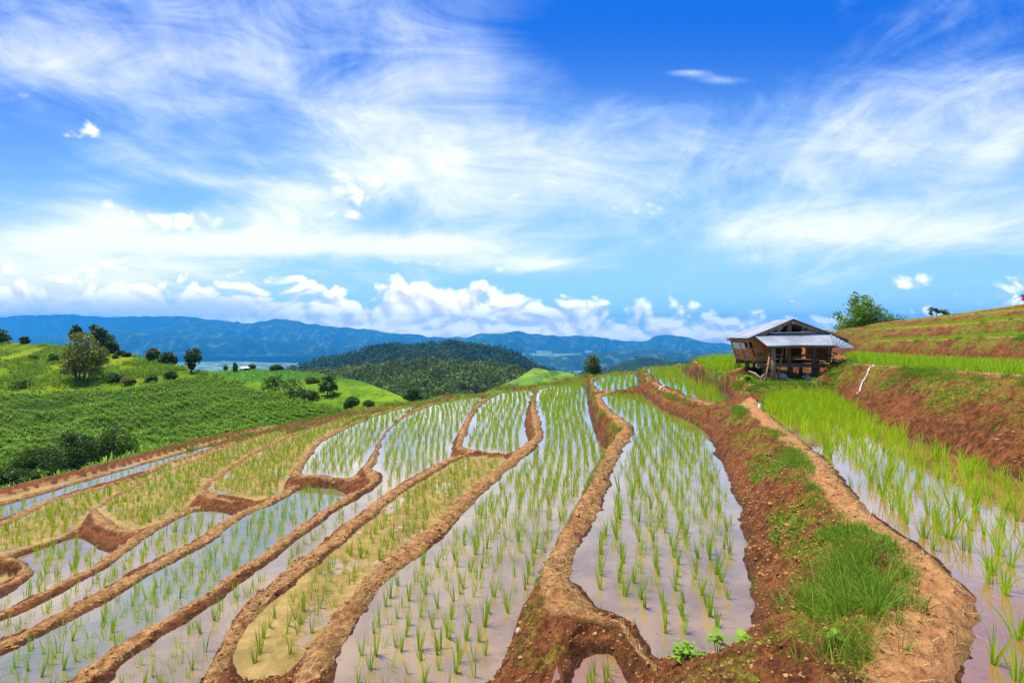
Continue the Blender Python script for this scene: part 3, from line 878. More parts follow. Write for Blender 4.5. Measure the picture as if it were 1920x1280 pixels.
for kind_, (H, nb, wd) in {'s': (1.0, 11, 0.036), 't': (1.0, 16, 0.028)}.items():
    VAR[kind_] = []
    for k in range(8):
        r_ = np.random.default_rng(100 + k + (50 if kind_ == 't' else 0))
        v, f, var = clump_arrays(r_, max(4, nb + int(r_.integers(-4, 4))), H, 0.16, wd, 0.12 if kind_ == 's' else 0.15, 0.22 if kind_ == 's' else 0.42, 4)
        o = mesh_obj("rice_clump", v, f, M_RICE if kind_ == 's' else M_RICE_TALL, attrs={'var': var})
        VAR[kind_].append(o)
first = set()
for i in pick:
    nm = allc[names[i]][0]
    vs = VAR['t' if nm == 'big' else 's']
    k = int(rng.integers(8))
    src = vs[k]
    o = src if src.name not in first else src.copy()
    if src.name in first:
        COL.objects.link(o)
    first.add(src.name)
    o.location = [float(c) for c in pts[i]]
    o.rotation_euler = (float(rng.normal(0, 0.09)), float(rng.normal(0, 0.09)), float(rng.random() * 6.28))
    s = float(hts[i])
    o.scale = (s * float(rng.uniform(0.85, 1.2)), s * float(rng.uniform(0.85, 1.2)), s)
    lb, gp = GLAB.get(nm, ("young green rice clump near the lower left edge", "other near rice clumps"))
    tag(o, lb, "rice clump", gp)
for vs in VAR.values():
    for src in vs:
        if src.name not in first:
            bpy.data.objects.remove(src)
rest = np.ones(len(pts), bool)
rest[pick] = False


def mass(name, pos, hs, tall, rng, mat, label, cat, nb_near=9, nb_far=6):
    """many clumps as one object"""
    V, Fq, A = [], [], []
    off = 0
    dist = np.hypot(pos[:, 0], pos[:, 1])
    for lo, hi, nb, wd, seg in ((0, 9, nb_near + 2, 0.036, 3), (9, 18, nb_near, 0.050, 2), (18, 400, nb_far, 0.075, 2)):
        s = np.where((dist >= lo) & (dist < hi))[0]
        if len(s) == 0:
            continue
        n = len(s) * nb
        caz = np.repeat(rng.random(len(s)) * 2 * PI, nb)
        cl_ = np.repeat(np.abs(rng.normal(0, 0.09, len(s))), nb)
        az = caz + rng.normal(0, 1.3, n)
        rr = 0.05 * np.sqrt(rng.random(n)) * (1.4 if tall else 1.0)
        b = np.repeat(pos[s], nb, 0)
        b[:, 0] += rr * np.cos(az)
        b[:, 1] += rr * np.sin(az)
        b[:, 2] -= 0.03
        H = np.repeat(hs[s], nb)
        L = H * (0.60 + 0.5 * rng.random(n))
        v, f, bi = blades(b, az + rng.normal(0, 0.5, n), np.abs(rng.normal(0, 0.13 if not tall else 0.17, n)) + cl_, L, H * wd * (0.8 + 0.4 * rng.random(n)), np.abs(rng.normal(0, 0.25 if not tall else 0.42, n)), seg, rng.random(n) * PI)
        V.append(v)
        Fq.append(f + off)
        off += len(v)
        cl = np.repeat(rng.random(len(s)), nb) * 0.5
        A.append((cl + 0.5 * rng.random(n))[bi])
    o = mesh_obj(name, np.concatenate(V), np.concatenate(Fq), mat, attrs={'var': np.concatenate(A)})
    return tag(o, label, cat, kind='stuff')


big_i = [i for i, (n_, _, _) in enumerate(allc) if n_ == 'big'][0]
sel = rest & (names != big_i)
mass("rice", pts[sel], hts[sel], False, rng, M_RICE, "rows of young rice over the farther flooded paddies", "rice")
sel = rest & (names == big_i)
# the far end of the tall paddy stands thicker
ext_k = ss(pts[:, 1], 9.5, 14.0) > rng.random(len(pts))
extra = pts[sel & ext_k]
extra = np.repeat(extra, 3, 0) + np.c_[rng.normal(0, 0.12, (len(extra) * 3, 2)), np.zeros(len(extra) * 3)]
tp = np.concatenate([pts[sel], extra])
th_ = np.concatenate([hts[sel], 0.36 * np.clip(rng.normal(1, 0.12, len(extra)), 0.7, 1.3)])
mass("tall_rice", tp, th_, True, rng, M_RICE_TALL, "dense tall bright rice filling the far part of the paddy below the hut", "rice", 12, 9)

# lawn-like rice on the upper terraces
DV, DH = [], []
for q in POLY:
    if q['kind'] != 'dense':
        continue
    g = rows_in(q, 0.16, 0.16, 0.3, rng, 0.05, 1.0, 0.02)
    DV.append(g)
    DH.append(q['rh'] * np.clip(rng.normal(1, 0.12, len(g)), 0.6, 1.4))
mass("terrace_rice", np.concatenate(DV), np.concatenate(DH), True, rng, M_RICE_TALL, "thick bright green rice covering the upper terraces and the lawn behind the hut", "rice", 9, 7)


# ------------------------------------------------------------------ grass, straw and weeds on the soil
def scatter(maskv, n, rng):
    """n points on the terrain mesh, chosen with weight maskv per metre squared"""
    r = np.hypot(TV[:, 0], TV[:, 1])
    dr = np.clip(0.0013 * r ** 1.6, 0.013, 0.24)
    wgt = maskv * r * dr
    wgt = wgt * (np.abs(np.arctan2(TV[:, 0], TV[:, 1])) < math.radians(56))
    wgt = wgt / wgt.sum()
    i = rng.choice(len(TV), n, p=wgt)
    p = TV[i].copy()
    p[:, :2] += rng.normal(0, 0.006, (n, 2))
    return p, i


def tufts(name, pos, rng, H, nb, wd, mat, lean, bend, label, cat, spread=0.05, seg=3):
    n = len(pos) * nb
    az = rng.random(n) * 2 * PI
    b = np.repeat(pos, nb, 0)
    rr = spread * np.sqrt(rng.random(n))
    b[:, 0] += rr * np.cos(az)
    b[:, 1] += rr * np.sin(az)
    b[:, 2] -= 0.01
    Hh = np.repeat(H * np.clip(rng.normal(1, 0.3, len(pos)), 0.4, 1.8), nb)
    L = Hh * (0.5 + 0.6 * rng.random(n))
    v, f, bi = blades(b, az, np.abs(rng.normal(0, lean, n)), L, wd * (0.7 + 0.6 * rng.random(n)), np.abs(rng.normal(0, bend, n)), seg, rng.random(n) * PI)
    a = (np.repeat(rng.random(len(pos)), nb) * 0.5 + 0.5 * rng.random(n))[bi]
    o = mesh_obj(name, v, f, mat, attrs={'var': a})
    return tag(o, label, cat, kind='stuff')


X, Y = TV[:, 0], TV[:, 1]
soil, crest, bankm = TI['soil'], TI['crest'], TI['bank']
clump_n = ss(fbm(X * 0.8, Y * 0.8, 3, 201) + 0.5 * fbm(X * 3, Y * 3, 2, 211), 0.05, 0.5)
inT = TI['inT']
# straw litter on the bund tops and the path
p, _ = scatter(soil * crest * inT * (Y < 16) * (0.15 + clump_n), 11000, rng)
n = len(p)
p[:, 2] += 0.004
v, f, bi = blades(p, rng.random(n) * 2 * PI, rng.normal(1.45, 0.16, n), 0.05 + 0.10 * rng.random(n), np.full(n, 0.0042), rng.normal(0, 0.3, n), 2, rng.random(n) * PI)
tag(mesh_obj("straw_litter", v, f, M_STRAW, attrs={'var': rng.random(n)[bi]}), "bits of pale dry straw strewn over the mud bunds and footpath", "straw", kind='stuff')
# loose clods of dry earth
M_CLOD = mat_solid("loose_earth", (0.16, 0.066, 0.020), (0.52, 0.26, 0.090), 9.0, 0.95, (1, 1, 1), 0.8, 30.0)


def clods(n, rng):
    p, i = scatter(soil * inT * (np.hypot(X, Y) < 11) * (0.25 + (TI['bank'] > 0.4) * 0.4 + clump_n) * (TI['dmin'] > 0.02), n, rng)
    ico = np.array([(1, 0, 0), (-1, 0, 0), (0, 1, 0), (0, -1, 0), (0, 0, 1), (0, 0, -1)], float)
    fa = np.array([(4, 0, 2), (4, 2, 1), (4, 1, 3), (4, 3, 0), (5, 2, 0), (5, 1, 2), (5, 3, 1), (5, 0, 3)])
    mid, key = [], {}
    fs = []
    vs = ico.tolist()

    def m_(a_, b_):
        k_ = (min(a_, b_), max(a_, b_))
        if k_ not in key:
            q_ = (np.array(vs[a_]) + np.array(vs[b_]))
            vs.append((q_ / np.linalg.norm(q_)).tolist())
            key[k_] = len(vs) - 1
        return key[k_]
    for a_, b_, c_ in fa:
        x_, y_, z_ = m_(a_, b_), m_(b_, c_), m_(c_, a_)
        fs += [(a_, x_, z_), (x_, b_, y_), (z_, y_, c_), (x_, y_, z_)]
    vs, fs = np.array(vs), np.array(fs)
    dist_ = np.hypot(p[:, 0], p[:, 1])
    sz = np.clip(0.0085 * np.exp(rng.normal(0, 0.5, n)), 0.004, 0.024) * (0.85 + dist_ / 25)
    sc = sz[:, None] * rng.uniform(0.6, 1.3, (n, 3)) * np.array([1, 1, 0.7])
    ang = rng.random(n) * 6.28
    v = vs[None] * (1 + 0.35 * (rng.random((n, len(vs))) - 0.5))[:, :, None] * sc[:, None, :]
    x_ = v[..., 0] * np.cos(ang)[:, None] - v[..., 1] * np.sin(ang)[:, None]
    y_ = v[..., 0] * np.sin(ang)[:, None] + v[..., 1] * np.cos(ang)[:, None]
    v = np.stack([x_, y_, v[..., 2]], -1) + p[:, None, :] + np.array([0, 0, 0.15]) * sz[:, None, None]
    f = (fs[None] + (np.arange(n) * len(vs))[:, None, None]).reshape(-1, 3)
    tag(mesh_obj("soil_clods", v.reshape(-1, 3), f, M_CLOD), "crumbly clods of dry red earth lying over the bunds and banks", "soil clods", kind='stuff')


clods(17000, rng)
# short grass along the edges
upm = soil * inT * (TI['frac'] > 0.0) * (TI['frac'] < 0.35) * (X > 1.2) * (TI['rise'] > 0.35)
p, _ = scatter(upm * clump_n ** 1.2 * (Y < 22), 4200, rng)
tufts("bank_grass", p, rng, 0.11, 9, 0.006, M_GRASS, 0.5, 0.9, "tufts of short grass along the top of the red banks", "grass")
p, _ = scatter(soil * inT * (TI['dmin'] < 0.10) * (Y < 18) * (0.15 + clump_n), 2200, rng)
tufts("bund_grass", p, rng, 0.07, 6, 0.005, M_GRASS, 0.6, 0.8, "sparse grass sprouting along the water edge of the mud bunds", "grass")
# long grass on the bulge beside the path, bottom right
gz = np.exp(-(((X - 2.62) / 0.34) ** 2 + ((Y - 3.95) / 0.55) ** 2)) + 0.55 * np.exp(-(((X - 2.05) / 0.22) ** 2 + ((Y - 3.15) / 0.35) ** 2)) + 0.8 * np.exp(-(((X - 3.0) / 0.25) ** 2 + ((Y - 4.5) / 0.35) ** 2))
p, _ = scatter(soil * gz ** 2 * (1 - 0.85 * (crest > 0.8)) * inT, 230, rng)
tufts("long_grass", p, rng, 0.26, 13, 0.0065, M_GRASS, 0.55, 0.9, "long green grass hanging over the bank beside the footpath", "grass", 0.04, 4)
# hut yard
p, _ = scatter(TI['soil'] * 0 + ((TI['kin'] == 3) | ((X > 7.4) & (X < 12.2) & (Y > 15.6) & (Y < 18.0) & (TV[:, 2] > -2.02) & soil)) * (0.2 + clump_n), 2600, rng)
tufts("yard_grass", p, rng, 0.085, 9, 0.014, M_GRASS, 0.5, 0.7, "rough green grass on the strip in front of the hut", "grass", 0.08)
# grass on the far rims of the terraces
p, _ = scatter(soil * (Y > 22) * (X > -16) * (X < 10) * (0.3 + clump_n) * (np.abs(X) < 40) * (TV[:, 2] > -8), 3200, rng)
tufts("rim_grass", p, rng, 0.16, 6, 0.03, M_GRASS, 0.5, 0.6, "dry green grass along the far rim of the terraces", "grass", 0.12)
# moss-side weeds: small leaves on the bank
p, _ = scatter(bankm * inT * (X > 0.0) * (TI['rise'] > 0.4) * (Y < 14) * (TI['frac'] < 0.75) * clump_n ** 1.5, 3400, rng)
tufts("bank_weeds", p, rng, 0.06, 7, 0.016, M_WEED, 0.9, 0.6, "small bright weeds creeping over the mossy bank", "weeds", 0.03)
print("terrain ready", len(TV), "clumps", len(pts))


# ------------------------------------------------------------------ hills, mountains and the valley
def hill(name, sil, vb, Db, p, nu, ns, mat, label, back=(0.35, 0.5), relief=0.0, rl=1.0, jag=0.0, seed=0, var=None, kind='structure'):
    """a ridge seen at (u, v, distance): front slope down to row vb at distance Db, and a back slope behind the ridge"""
    S = np.array(sil, float)
    u = np.linspace(S[0, 0], S[-1, 0], nu)
    vs, Ds = np.interp(u, S[:, 0], S[:, 1]), np.interp(u, S[:, 0], S[:, 2])
    if jag:
        vs = vs + jag * fbm(u * 0.035, u * 0 + seed, 4, seed + 3)
    s = np.linspace(0, 1, ns)[:, None] ** 1.15
    vbb = np.interp(u, [q[0] for q in vb], [q[1] for q in vb]) if isinstance(vb, list) else vb
    v = vs + (vbb - vs) * s
    D = Db + (Ds - Db) * (1 - s) ** p
    x, y, z = (u - CU) / F * D, D + 0 * v, (VH - v) / F * D
    w = np.sin(PI * np.clip(s, 0, 1) ** 0.8) ** 1.2
    if relief:
        rn = 1 - 2 * np.abs(pn(x / rl, y / rl, seed)) + 0.5 * (1 - 2 * np.abs(pn(x / rl * 2.3, y / rl * 2.3, seed + 5))) + 0.25 * pn(x / rl * 5, y / rl * 5, seed + 9)
        z = z + relief * w * 1.1 * (rn - 1.3)
    front = np.stack([x, y, z], -1)
    rows = []
    for t in np.linspace(1, 0.12, 5):
        Dk = Ds * (1 + back[0] * t)
        rows.append(np.stack([(u - CU) / F * Ds * (1 + back[0] * t * 0.6), Dk, (VH - vs) / F * Ds - back[1] * Ds * back[0] * t ** 1.4], -1))
    g = np.concatenate([np.array(rows), front], 0)
    nr, nc = g.shape[:2]
    idx = np.arange(nr * nc).reshape(nr, nc)
    f = np.stack([idx[:-1, :-1], idx[1:, :-1], idx[1:, 1:], idx[:-1, 1:]], -1).reshape(-1, 4)
    at = None
    if var is not None:
        at = {'var': np.concatenate([np.zeros(5 * nc), var(np.broadcast_to(u, v.shape), v).ravel()])}
    o = mesh_obj(name, g.reshape(-1, 3), f, mat, attrs=at)
    if kind:
        tag(o, label, "hill", kind=kind)
    return front


def sample_grid(g, n, rng, smax=1.0, smin=0.0):
    """random points of a surface grid, even over the visible picture"""
    nr, nc = g.shape[:2]
    a, b = (smin + (smax - smin) * rng.random(n)) * (nr - 1.001), rng.random(n) * (nc - 1.001)
    i, j = a.astype(int), b.astype(int)
    fa, fb = (a - i)[:, None], (b - j)[:, None]
    return (g[i, j] * (1 - fa) + g[i + 1, j] * fa) * (1 - fb) + (g[i, j + 1] * (1 - fa) + g[i + 1, j + 1] * fa) * fb


def leaf_quads(c, size, rng, narrow=0.55, droop=0.0):
    n = len(c)
    a = rng.normal(size=(n, 3))
    a[:, 2] = a[:, 2] * 0.6 - droop
    a /= np.linalg.norm(a, axis=1)[:, None]
    b = np.cross(a, rng.normal(size=(n, 3)))
    b /= np.linalg.norm(b, axis=1)[:, None] + 1e-9
    s = size[:, None] * 0.5
    v = np.stack([c - a * s, c + b * s * narrow, c + a * s, c - b * s * narrow], 1)
    return v.reshape(-1, 3), np.arange(n * 4).reshape(n, 4)


M_KNOLL = mat_hill("knoll_grass", [(0.085, 0.165, 0.008), (0.24, 0.30, 0.012), (0.045, 0.10, 0.008)], 0.09, mask=((0.035, 0.075, 0.010), (0.07, 0.115, 0.015)))
M_SPUR = mat_hill("spur_grass", [(0.09, 0.20, 0.010), (0.20, 0.32, 0.015), (0.05, 0.10, 0.010)], 0.06, mask=((0.05, 0.17, 0.02), (0.09, 0.24, 0.03)))
M_FIELDS = mat_hill("field_slope", [(0.13, 0.30, 0.02), (0.25, 0.42, 0.03), (0.08, 0.16, 0.03)], 0.03, mask=((0.07, 0.20, 0.04), (0.20, 0.24, 0.06)))
M_WOODS = mat_hill("forest_floor", [(0.014, 0.032, 0.006), (0.035, 0.062, 0.010), (0.06, 0.075, 0.014)], 0.012)
M_WOODS2 = mat_hill("distant_woods", [(0.012, 0.032, 0.008), (0.035, 0.07, 0.014), (0.05, 0.09, 0.02)], 0.008)
M_MOUNT = mat_hill("mountain_woods", [(0.010, 0.030, 0.014), (0.035, 0.075, 0.024), (0.17, 0.23, 0.08)], 0.0016)
M_VALLEY = mat_hill("valley_fields", [(0.03, 0.09, 0.03), (0.36, 0.44, 0.20), (0.02, 0.07, 0.03)], 0.008)

KN_SIL = [(-700, 628, 120), (-200, 640, 116), (0, 641, 112), (60, 645, 108), (140, 651, 104), (230, 661, 98), (300, 678, 92), (345, 690, 88), (385, 700, 84), (430, 712, 78), (500, 735, 70), (560, 752, 64), (640, 773, 58), (720, 800, 52)]


def crop_line(u):
    return np.interp(u, [-700, 0, 130, 260, 330, 383, 430, 500, 560, 640, 720], [745, 737, 725, 717, 709, 701, 712, 735, 752, 773, 800])


knoll = hill("knoll", KN_SIL, 1060, 33.0, 2.6, 260, 150, M_KNOLL, "rounded green hill at the left with a leafy crop field on its near slope", relief=0.9, rl=9.0, jag=1.0, seed=3,
             var=lambda u, v: ss(v - crop_line(u), -2, 4))
SP_SIL = [(300, 704, 170), (380, 697, 165), (460, 692, 160), (540, 695, 150), (600, 700, 140), (680, 715, 128), (740, 738, 112), (775, 752, 104), (860, 775, 95)]
spur = hill("spur", SP_SIL, 840, 70.0, 1.8, 160, 60, M_SPUR, "second green spur with crop rows and scrub behind the left hill", relief=1.2, rl=14.0, jag=0.8, seed=13,
            var=lambda u, v: ss(np.interp(u, [300, 640, 700, 860], [722, 712, 700, 700]) - v, -2, 4))
FD_SIL = [(860, 760, 180), (905, 737, 190), (945, 720, 200), (972, 708, 210), (990, 697, 220), (1000, 690, 225), (1012, 690, 228), (1030, 695, 232), (1046, 695, 260), (1060, 697, 258), (1082, 702, 252), (1105, 709, 240), (1140, 717, 230), (1200, 724, 225)]
fields = hill("field_slope", FD_SIL, 790, 110.0, 1.4, 120, 40, M_FIELDS, "small bright green fields in the dip beyond the terrace rim", relief=1.0, rl=20, seed=23,
              var=lambda u, v: ss(np.abs(((u - 960) * 0.35 + (v - 700) * 1.6) % 26 - 13), 4, 6) * 0.8)
WN_SIL = [(380, 714, 520), (450, 708, 520), (530, 700, 520), (600, 698, 520), (660, 692, 520), (720, 684, 510), (800, 680, 500), (850, 680, 490), (910, 685, 480), (950, 691, 470), (985, 698, 450), (1010, 711, 420), (1040, 724, 400)]
wood_near = hill("wooded_hill", WN_SIL, 815, 215.0, 1.5, 160, 70, M_WOODS, "near wooded hill in the middle distance", relief=9.0, rl=70, jag=1.0, seed=33)
WF_SIL = [(470, 712, 1000), (530, 698, 1010), (570, 683, 1030), (600, 674, 1050), (650, 666, 1060), (690, 655, 1080), (720, 648, 1080), (745, 647, 1080), (775, 648, 1070), (800, 646, 1070), (835, 642, 1060), (860, 644, 1050), (905, 648, 1040), (940, 656, 1020), (965, 660, 1010), (985, 674, 990), (1010, 688, 960), (1035, 700, 930), (1080, 708, 900)]
wood_far = hill("wooded_hill", WF_SIL, 735, 560.0, 1.4, 200, 60, M_WOODS, "broad wooded hill with a rounded top in the middle distance", relief=26.0, rl=150, jag=0.8, seed=43)
WR_SIL = [(1000, 719, 1500), (1060, 709, 1550), (1110, 699, 1600), (1150, 684, 1650), (1185, 674, 1700), (1210, 670, 1700), (1240, 674, 1700), (1280, 680, 1700), (1310, 676, 1750), (1370, 674, 1800), (1450, 674, 1800), (1700, 663, 1800), (2400, 643, 1800)]
wood_right = hill("wooded_hill", WR_SIL, 770, 700.0, 1.5, 220, 50, M_WOODS2, "blue green wooded hill behind the hut's lawn", relief=40.0, rl=240, jag=1.0, seed=53)
LOW = [(800, 690, 4600), (880, 676, 4600), (960, 664, 4700), (1040, 668, 4800), (1120, 660, 4800), (1220, 656, 4800), (1320, 660, 4800), (1420, 652, 4800), (1800, 645, 4800), (2600, 630, 4800)]
hill("low_mountains", LOW, 720, 3300.0, 1.5, 260, 50, M_MOUNT, "low blue foothills right of the wooded hill", relief=130.0, rl=620, jag=2.0, seed=63)
MID = [(-300, 640, 6300), (60, 634, 6300), (190, 620, 6300), (235, 618, 6300), (280, 625, 6300), (400, 629, 6200), (480, 636, 6200), (560, 644, 6100), (650, 652, 6000), (760, 662, 5900), (860, 672, 5800)]
hill("middle_mountains", MID, 668, 5300.0, 1.5, 260, 50, M_MOUNT, "dark blue middle range above the valley at left", relief=260.0, rl=600, jag=2.4, seed=73)
MAIN = [(-500, 640, 8200), (100, 636, 8200), (230, 624, 8200), (277, 617, 8200), (320, 609, 8200), (345, 597, 8200), (375, 600, 8200), (405, 602, 8200), (437, 607, 8200), (445, 604, 8200), (460, 608, 8200), (490, 602, 8200), (515, 597.5, 8200), (545, 599, 8200), (580, 607, 8200),
        (620, 611, 8200), (680, 616, 8200), (720, 623, 8200), (760, 626, 8200), (800, 630, 8200), (840, 633, 8200), (900, 628, 8200), (925, 623, 8200), (950, 624, 8200), (970, 620, 8200), (1000, 626, 8200), (1040, 630, 8200), (1065, 631, 8200), (1100, 628, 8200), (1130, 633, 8200), (1170, 640, 8200), (1200, 640, 8200),
        (1225, 632, 8200), (1245, 627, 8200), (1280, 631, 8200), (1320, 640, 8200), (1370, 646, 8200), (1500, 652, 8200), (1900, 645, 8200), (2800, 630, 8200)]
hill("mountains", MAIN, 690, 6000.0, 1.6, 420, 70, M_MOUNT, "long blue mountain range along the horizon", back=(0.12, 0.5), relief=430.0, rl=700, jag=3.0, seed=83)
BACK = [(-900, 606, 8700), (-300, 598, 8700), (0, 594, 8700), (30, 592, 8700), (60, 591, 8700), (135, 589, 8700), (170, 592, 8700), (200, 595, 8700), (250, 593, 8700), (300, 593, 8700), (345, 593, 8700), (390, 598, 8700), (460, 606, 8700), (600, 620, 8700), (900, 640, 8700)]
hill("pale_mountains", BACK, 640, 8500.0, 1.5, 260, 40, M_MOUNT, "pale far mountain range under the rain cloud at left", back=(0.08, 0.5), relief=200.0, rl=1200, jag=1.8, seed=93)

gx, gy = np.meshgrid(np.linspace(-15000, 19000, 120), np.concatenate([np.linspace(900, 4000, 30), np.linspace(4300, 9500, 40)]), indexing='ij')
gz = -350 + 16 * fbm(gx / 900, gy / 900, 3, 121)
idx = np.arange(gx.size).reshape(gx.shape)
mesh_o = mesh_obj("valley_ground", np.stack([gx, gy, gz], -1).reshape(-1, 3), np.stack([idx[:-1, :-1], idx[1:, :-1], idx[1:, 1:], idx[:-1, 1:]], -1).reshape(-1, 4), M_VALLEY)
tag(mesh_o, "wide valley floor with pale green farmland", "ground", kind='structure')
# the slope between the terraces and the valley, under and around every hill
gx, gy = np.meshgrid(np.linspace(-1800, 2400, 90), np.concatenate([np.linspace(-60, 60, 12), np.linspace(75, 1000, 50)]), indexing='ij')
gr = np.hypot(gx * 0.6, gy)
gz = -32 - np.maximum(gr - 40, 0) * 0.24 + 3 * fbm(gx / 60, gy / 60, 3, 131)
idx = np.arange(gx.size).reshape(gx.shape)
tag(mesh_obj("slope_ground", np.stack([gx, gy, gz], -1).reshape(-1, 3), np.stack([idx[:-1, :-1], idx[1:, :-1], idx[1:, 1:], idx[:-1, 1:]], -1).reshape(-1, 4), M_WOODS),
    "dark scrub slope falling from the terraces to the valley", "ground", kind='structure')


# ------------------------------------------------------------------ woods and the crop field
def forest(grids, label, rng, mat=None):
    V, A = [], []
    for g, n, R, smax, q in grids:
        c = sample_grid(g, n, rng, smax, 0.0)
        r = R * np.clip(rng.normal(1, 0.38, n), 0.45, 2.0)
        tall = rng.random(n) < 0.35
        hz = np.where(tall, 1.9, 1.0)
        m = q
        d = rng.normal(size=(n, m, 3))
        d /= np.linalg.norm(d, axis=2)[:, :, None]
        d *= (0.75 + 0.3 * rng.random((n, m)))[:, :, None]
        d[:, :, 2] = np.abs(d[:, :, 2]) * 1.15 - 0.15
        pos = c[:, None, :] + d * (r * np.where(tall, 0.75, 1.0))[:, None, None] * np.stack([np.ones(n), np.ones(n), hz], -1)[:, None, :]
        pos[:, :, 2] += (r * 0.35)[:, None]
        sz = (np.repeat(r, m) * (0.55 + 0.4 * rng.random(n * m)))
        v, _ = leaf_quads(pos.reshape(-1, 3), sz * 0.85, rng, 0.7)
        V.append(v)
        tone = np.repeat(np.clip(rng.normal(0.42, 0.12, n) + 0.62 * fbm(c[:, 0] / (R * 16), c[:, 1] / (R * 16), 4, 171), 0, 1), m)
        A.append(np.repeat(np.clip(tone + 0.2 * (rng.random(n * m) - 0.5), 0, 1), 4))
    V = np.concatenate(V)
    o = mesh_obj("forest", V, np.arange(len(V)).reshape(-1, 4), mat or M_FOREST, attrs={'var': np.concatenate(A)}, smooth=False)
    return tag(o, label, "forest", kind='stuff')


rng = np.random.default_rng(21)
forest([(wood_near, 13000, 2.3, 0.85, 18)], "dense green wood covering the near hill in the middle distance", rng)
forest([(wood_far, 15000, 3.9, 0.9, 11)], "dense wood covering the broad rounded hill farther back", rng, M_FOREST_FAR)
forest([(wood_right, 8000, 6.0, 0.8, 9)], "distant blue green wood on the hill behind the lawn", rng, M_FOREST_FAR)


def surf_at(g, u, v):
    """point of a hill grid that shows nearest to pixel (u, v)"""
    pu, pv = g[..., 0] / g[..., 1] * F + CU, VH - g[..., 2] / g[..., 1] * F
    k = np.argmin((pu - u) ** 2 + (pv - v) ** 2)
    return g.reshape(-1, 3)[k].copy()


def crops(rng):
    """broad-leaved crop plants in rows across the near slope of the knoll"""
    n = 110000
    c = sample_grid(knoll, n, rng, 0.68, 0.02)
    u, v = c[:, 0] / c[:, 1] * F + CU, VH - c[:, 2] / c[:, 1] * F
    rowp = (c[:, 1] * 0.9 + c[:, 0] * 0.45) / 0.80
    k = (v > crop_line(u) + 1.0) & (u > -260) & (u < 700) & (np.abs(rowp - np.round(rowp)) < 0.24) & (fbm(c[:, 0] * 0.16, c[:, 1] * 0.16, 3, 141) > -0.62)
    c = c[k][:30000]
    n, m = len(c), 6
    az = (np.repeat(rng.random(n) * PI, m) + np.tile(np.arange(m) % 2, n) * PI + rng.normal(0, 0.45, n * m))
    H = np.clip(rng.normal(0.29, 0.08, n), 0.12, 0.55)
    b = np.repeat(c, m, 0)
    b[:, 2] += np.repeat(H, m) * (0.05 + 0.45 * rng.random(n * m))
    L = np.repeat(H, m) * (0.7 + 0.4 * rng.random(n * m))
    vv, f, bi = blades(b, az, np.abs(rng.normal(0.5, 0.15, n * m)), L, L * 0.24, np.abs(rng.normal(1.3, 0.3, n * m)), 2)
    a = np.clip(np.repeat(rng.random(n), m) * 0.5 + 0.5 * rng.random(n * m), 0, 1)[bi]
    tag(mesh_obj("crop_plants", vv, f, M_MAIZE, attrs={'var': a}), "rows of leafy green crop plants covering the near slope of the left hill", "crop", kind='stuff')
    # crop rows on the spur behind
    c = sample_grid(spur, 14000, rng, 0.5, 0.0)
    u, v = c[:, 0] / c[:, 1] * F + CU, VH - c[:, 2] / c[:, 1] * F
    rowp = (c[:, 1] + 0.2 * c[:, 0]) / 2.2
    k = (v < np.interp(u, [300, 640, 700, 860], [722, 712, 700, 700])) & (np.abs(rowp - np.round(rowp)) < 0.25)
    c = c[k]
    n, m = len(c), 6
    b = np.repeat(c, m, 0)
    L = 0.4 + 0.3 * rng.random(n * m)
    vv, f, bi = blades(b, rng.random(n * m) * 6.28, np.abs(rng.normal(0.5, 0.2, n * m)), L, L * 0.25, np.abs(rng.normal(1.0, 0.3, n * m)), 2)
    tag(mesh_obj("crop_plants", vv, f, M_MAIZE, attrs={'var': (0.55 + 0.45 * rng.random(n * m))[bi]}), "faint crop rows on the second green spur", "crop", kind='stuff')
    # grass and scrub on the knoll
    c = sample_grid(knoll, 22000, rng, 0.30, 0.0)
    u, v = c[:, 0] / c[:, 1] * F + CU, VH - c[:, 2] / c[:, 1] * F
    k = (v < crop_line(u) + 2) & (u > -260) & (fbm(c[:, 0] * 0.12, c[:, 1] * 0.12, 4, 151) > -0.15)
    c = c[k]
    n, m = len(c), 5
    b = np.repeat(c, m, 0) + rng.normal(0, 0.25, (n * m, 3)) * np.array([1, 1, 0])
    L = 0.35 + 0.45 * rng.random(n * m)
    vv, f, bi = blades(b, rng.random(n * m) * 6.28, np.abs(rng.normal(0.4, 0.25, n * m)), L, L * 0.22, np.abs(rng.normal(0.6, 0.3, n * m)), 2)
    tag(mesh_obj("hill_grass", vv, f, M_GRASS, attrs={'var': np.clip(np.repeat(fbm(c[:, 0] * 0.2, c[:, 1] * 0.2, 3, 161) * 0.5 + 0.5, m) + 0.2 * rng.normal(size=n * m), 0, 1)[bi]}), "long yellow green grass on the top of the left hill", "grass", kind='stuff')
    # leafy fringe just past the terrace rim
    t = rng.random(900)
    u = 0 + 330 * t - 10
    ee = np.array(T_EDGE)
    D = np.interp(u, ee[:, 0], ee[:, 2]) + 1.0 + 1.4 * rng.random(900)
    x = (u - CU) / F * D
    z = terrain(x, D)
    c = np.stack([x, D, z], -1)
    n, m = 900, 8
    b = np.repeat(c, m, 0)
    L = 0.45 + 0.5 * rng.random(n * m)
    vv, f, bi = blades(b, rng.random(n * m) * 6.28, np.abs(rng.normal(0.4, 0.2, n * m)), L, L * 0.2, np.abs(rng.normal(1.2, 0.3, n * m)), 2)
    tag(mesh_obj("fringe_plants", vv, f, M_MAIZE, attrs={'var': (0.2 + 0.8 * rng.random(n * m))[bi]}), "leafy green fringe growing just past the terrace rim at left", "plants", kind='stuff')


crops(rng)


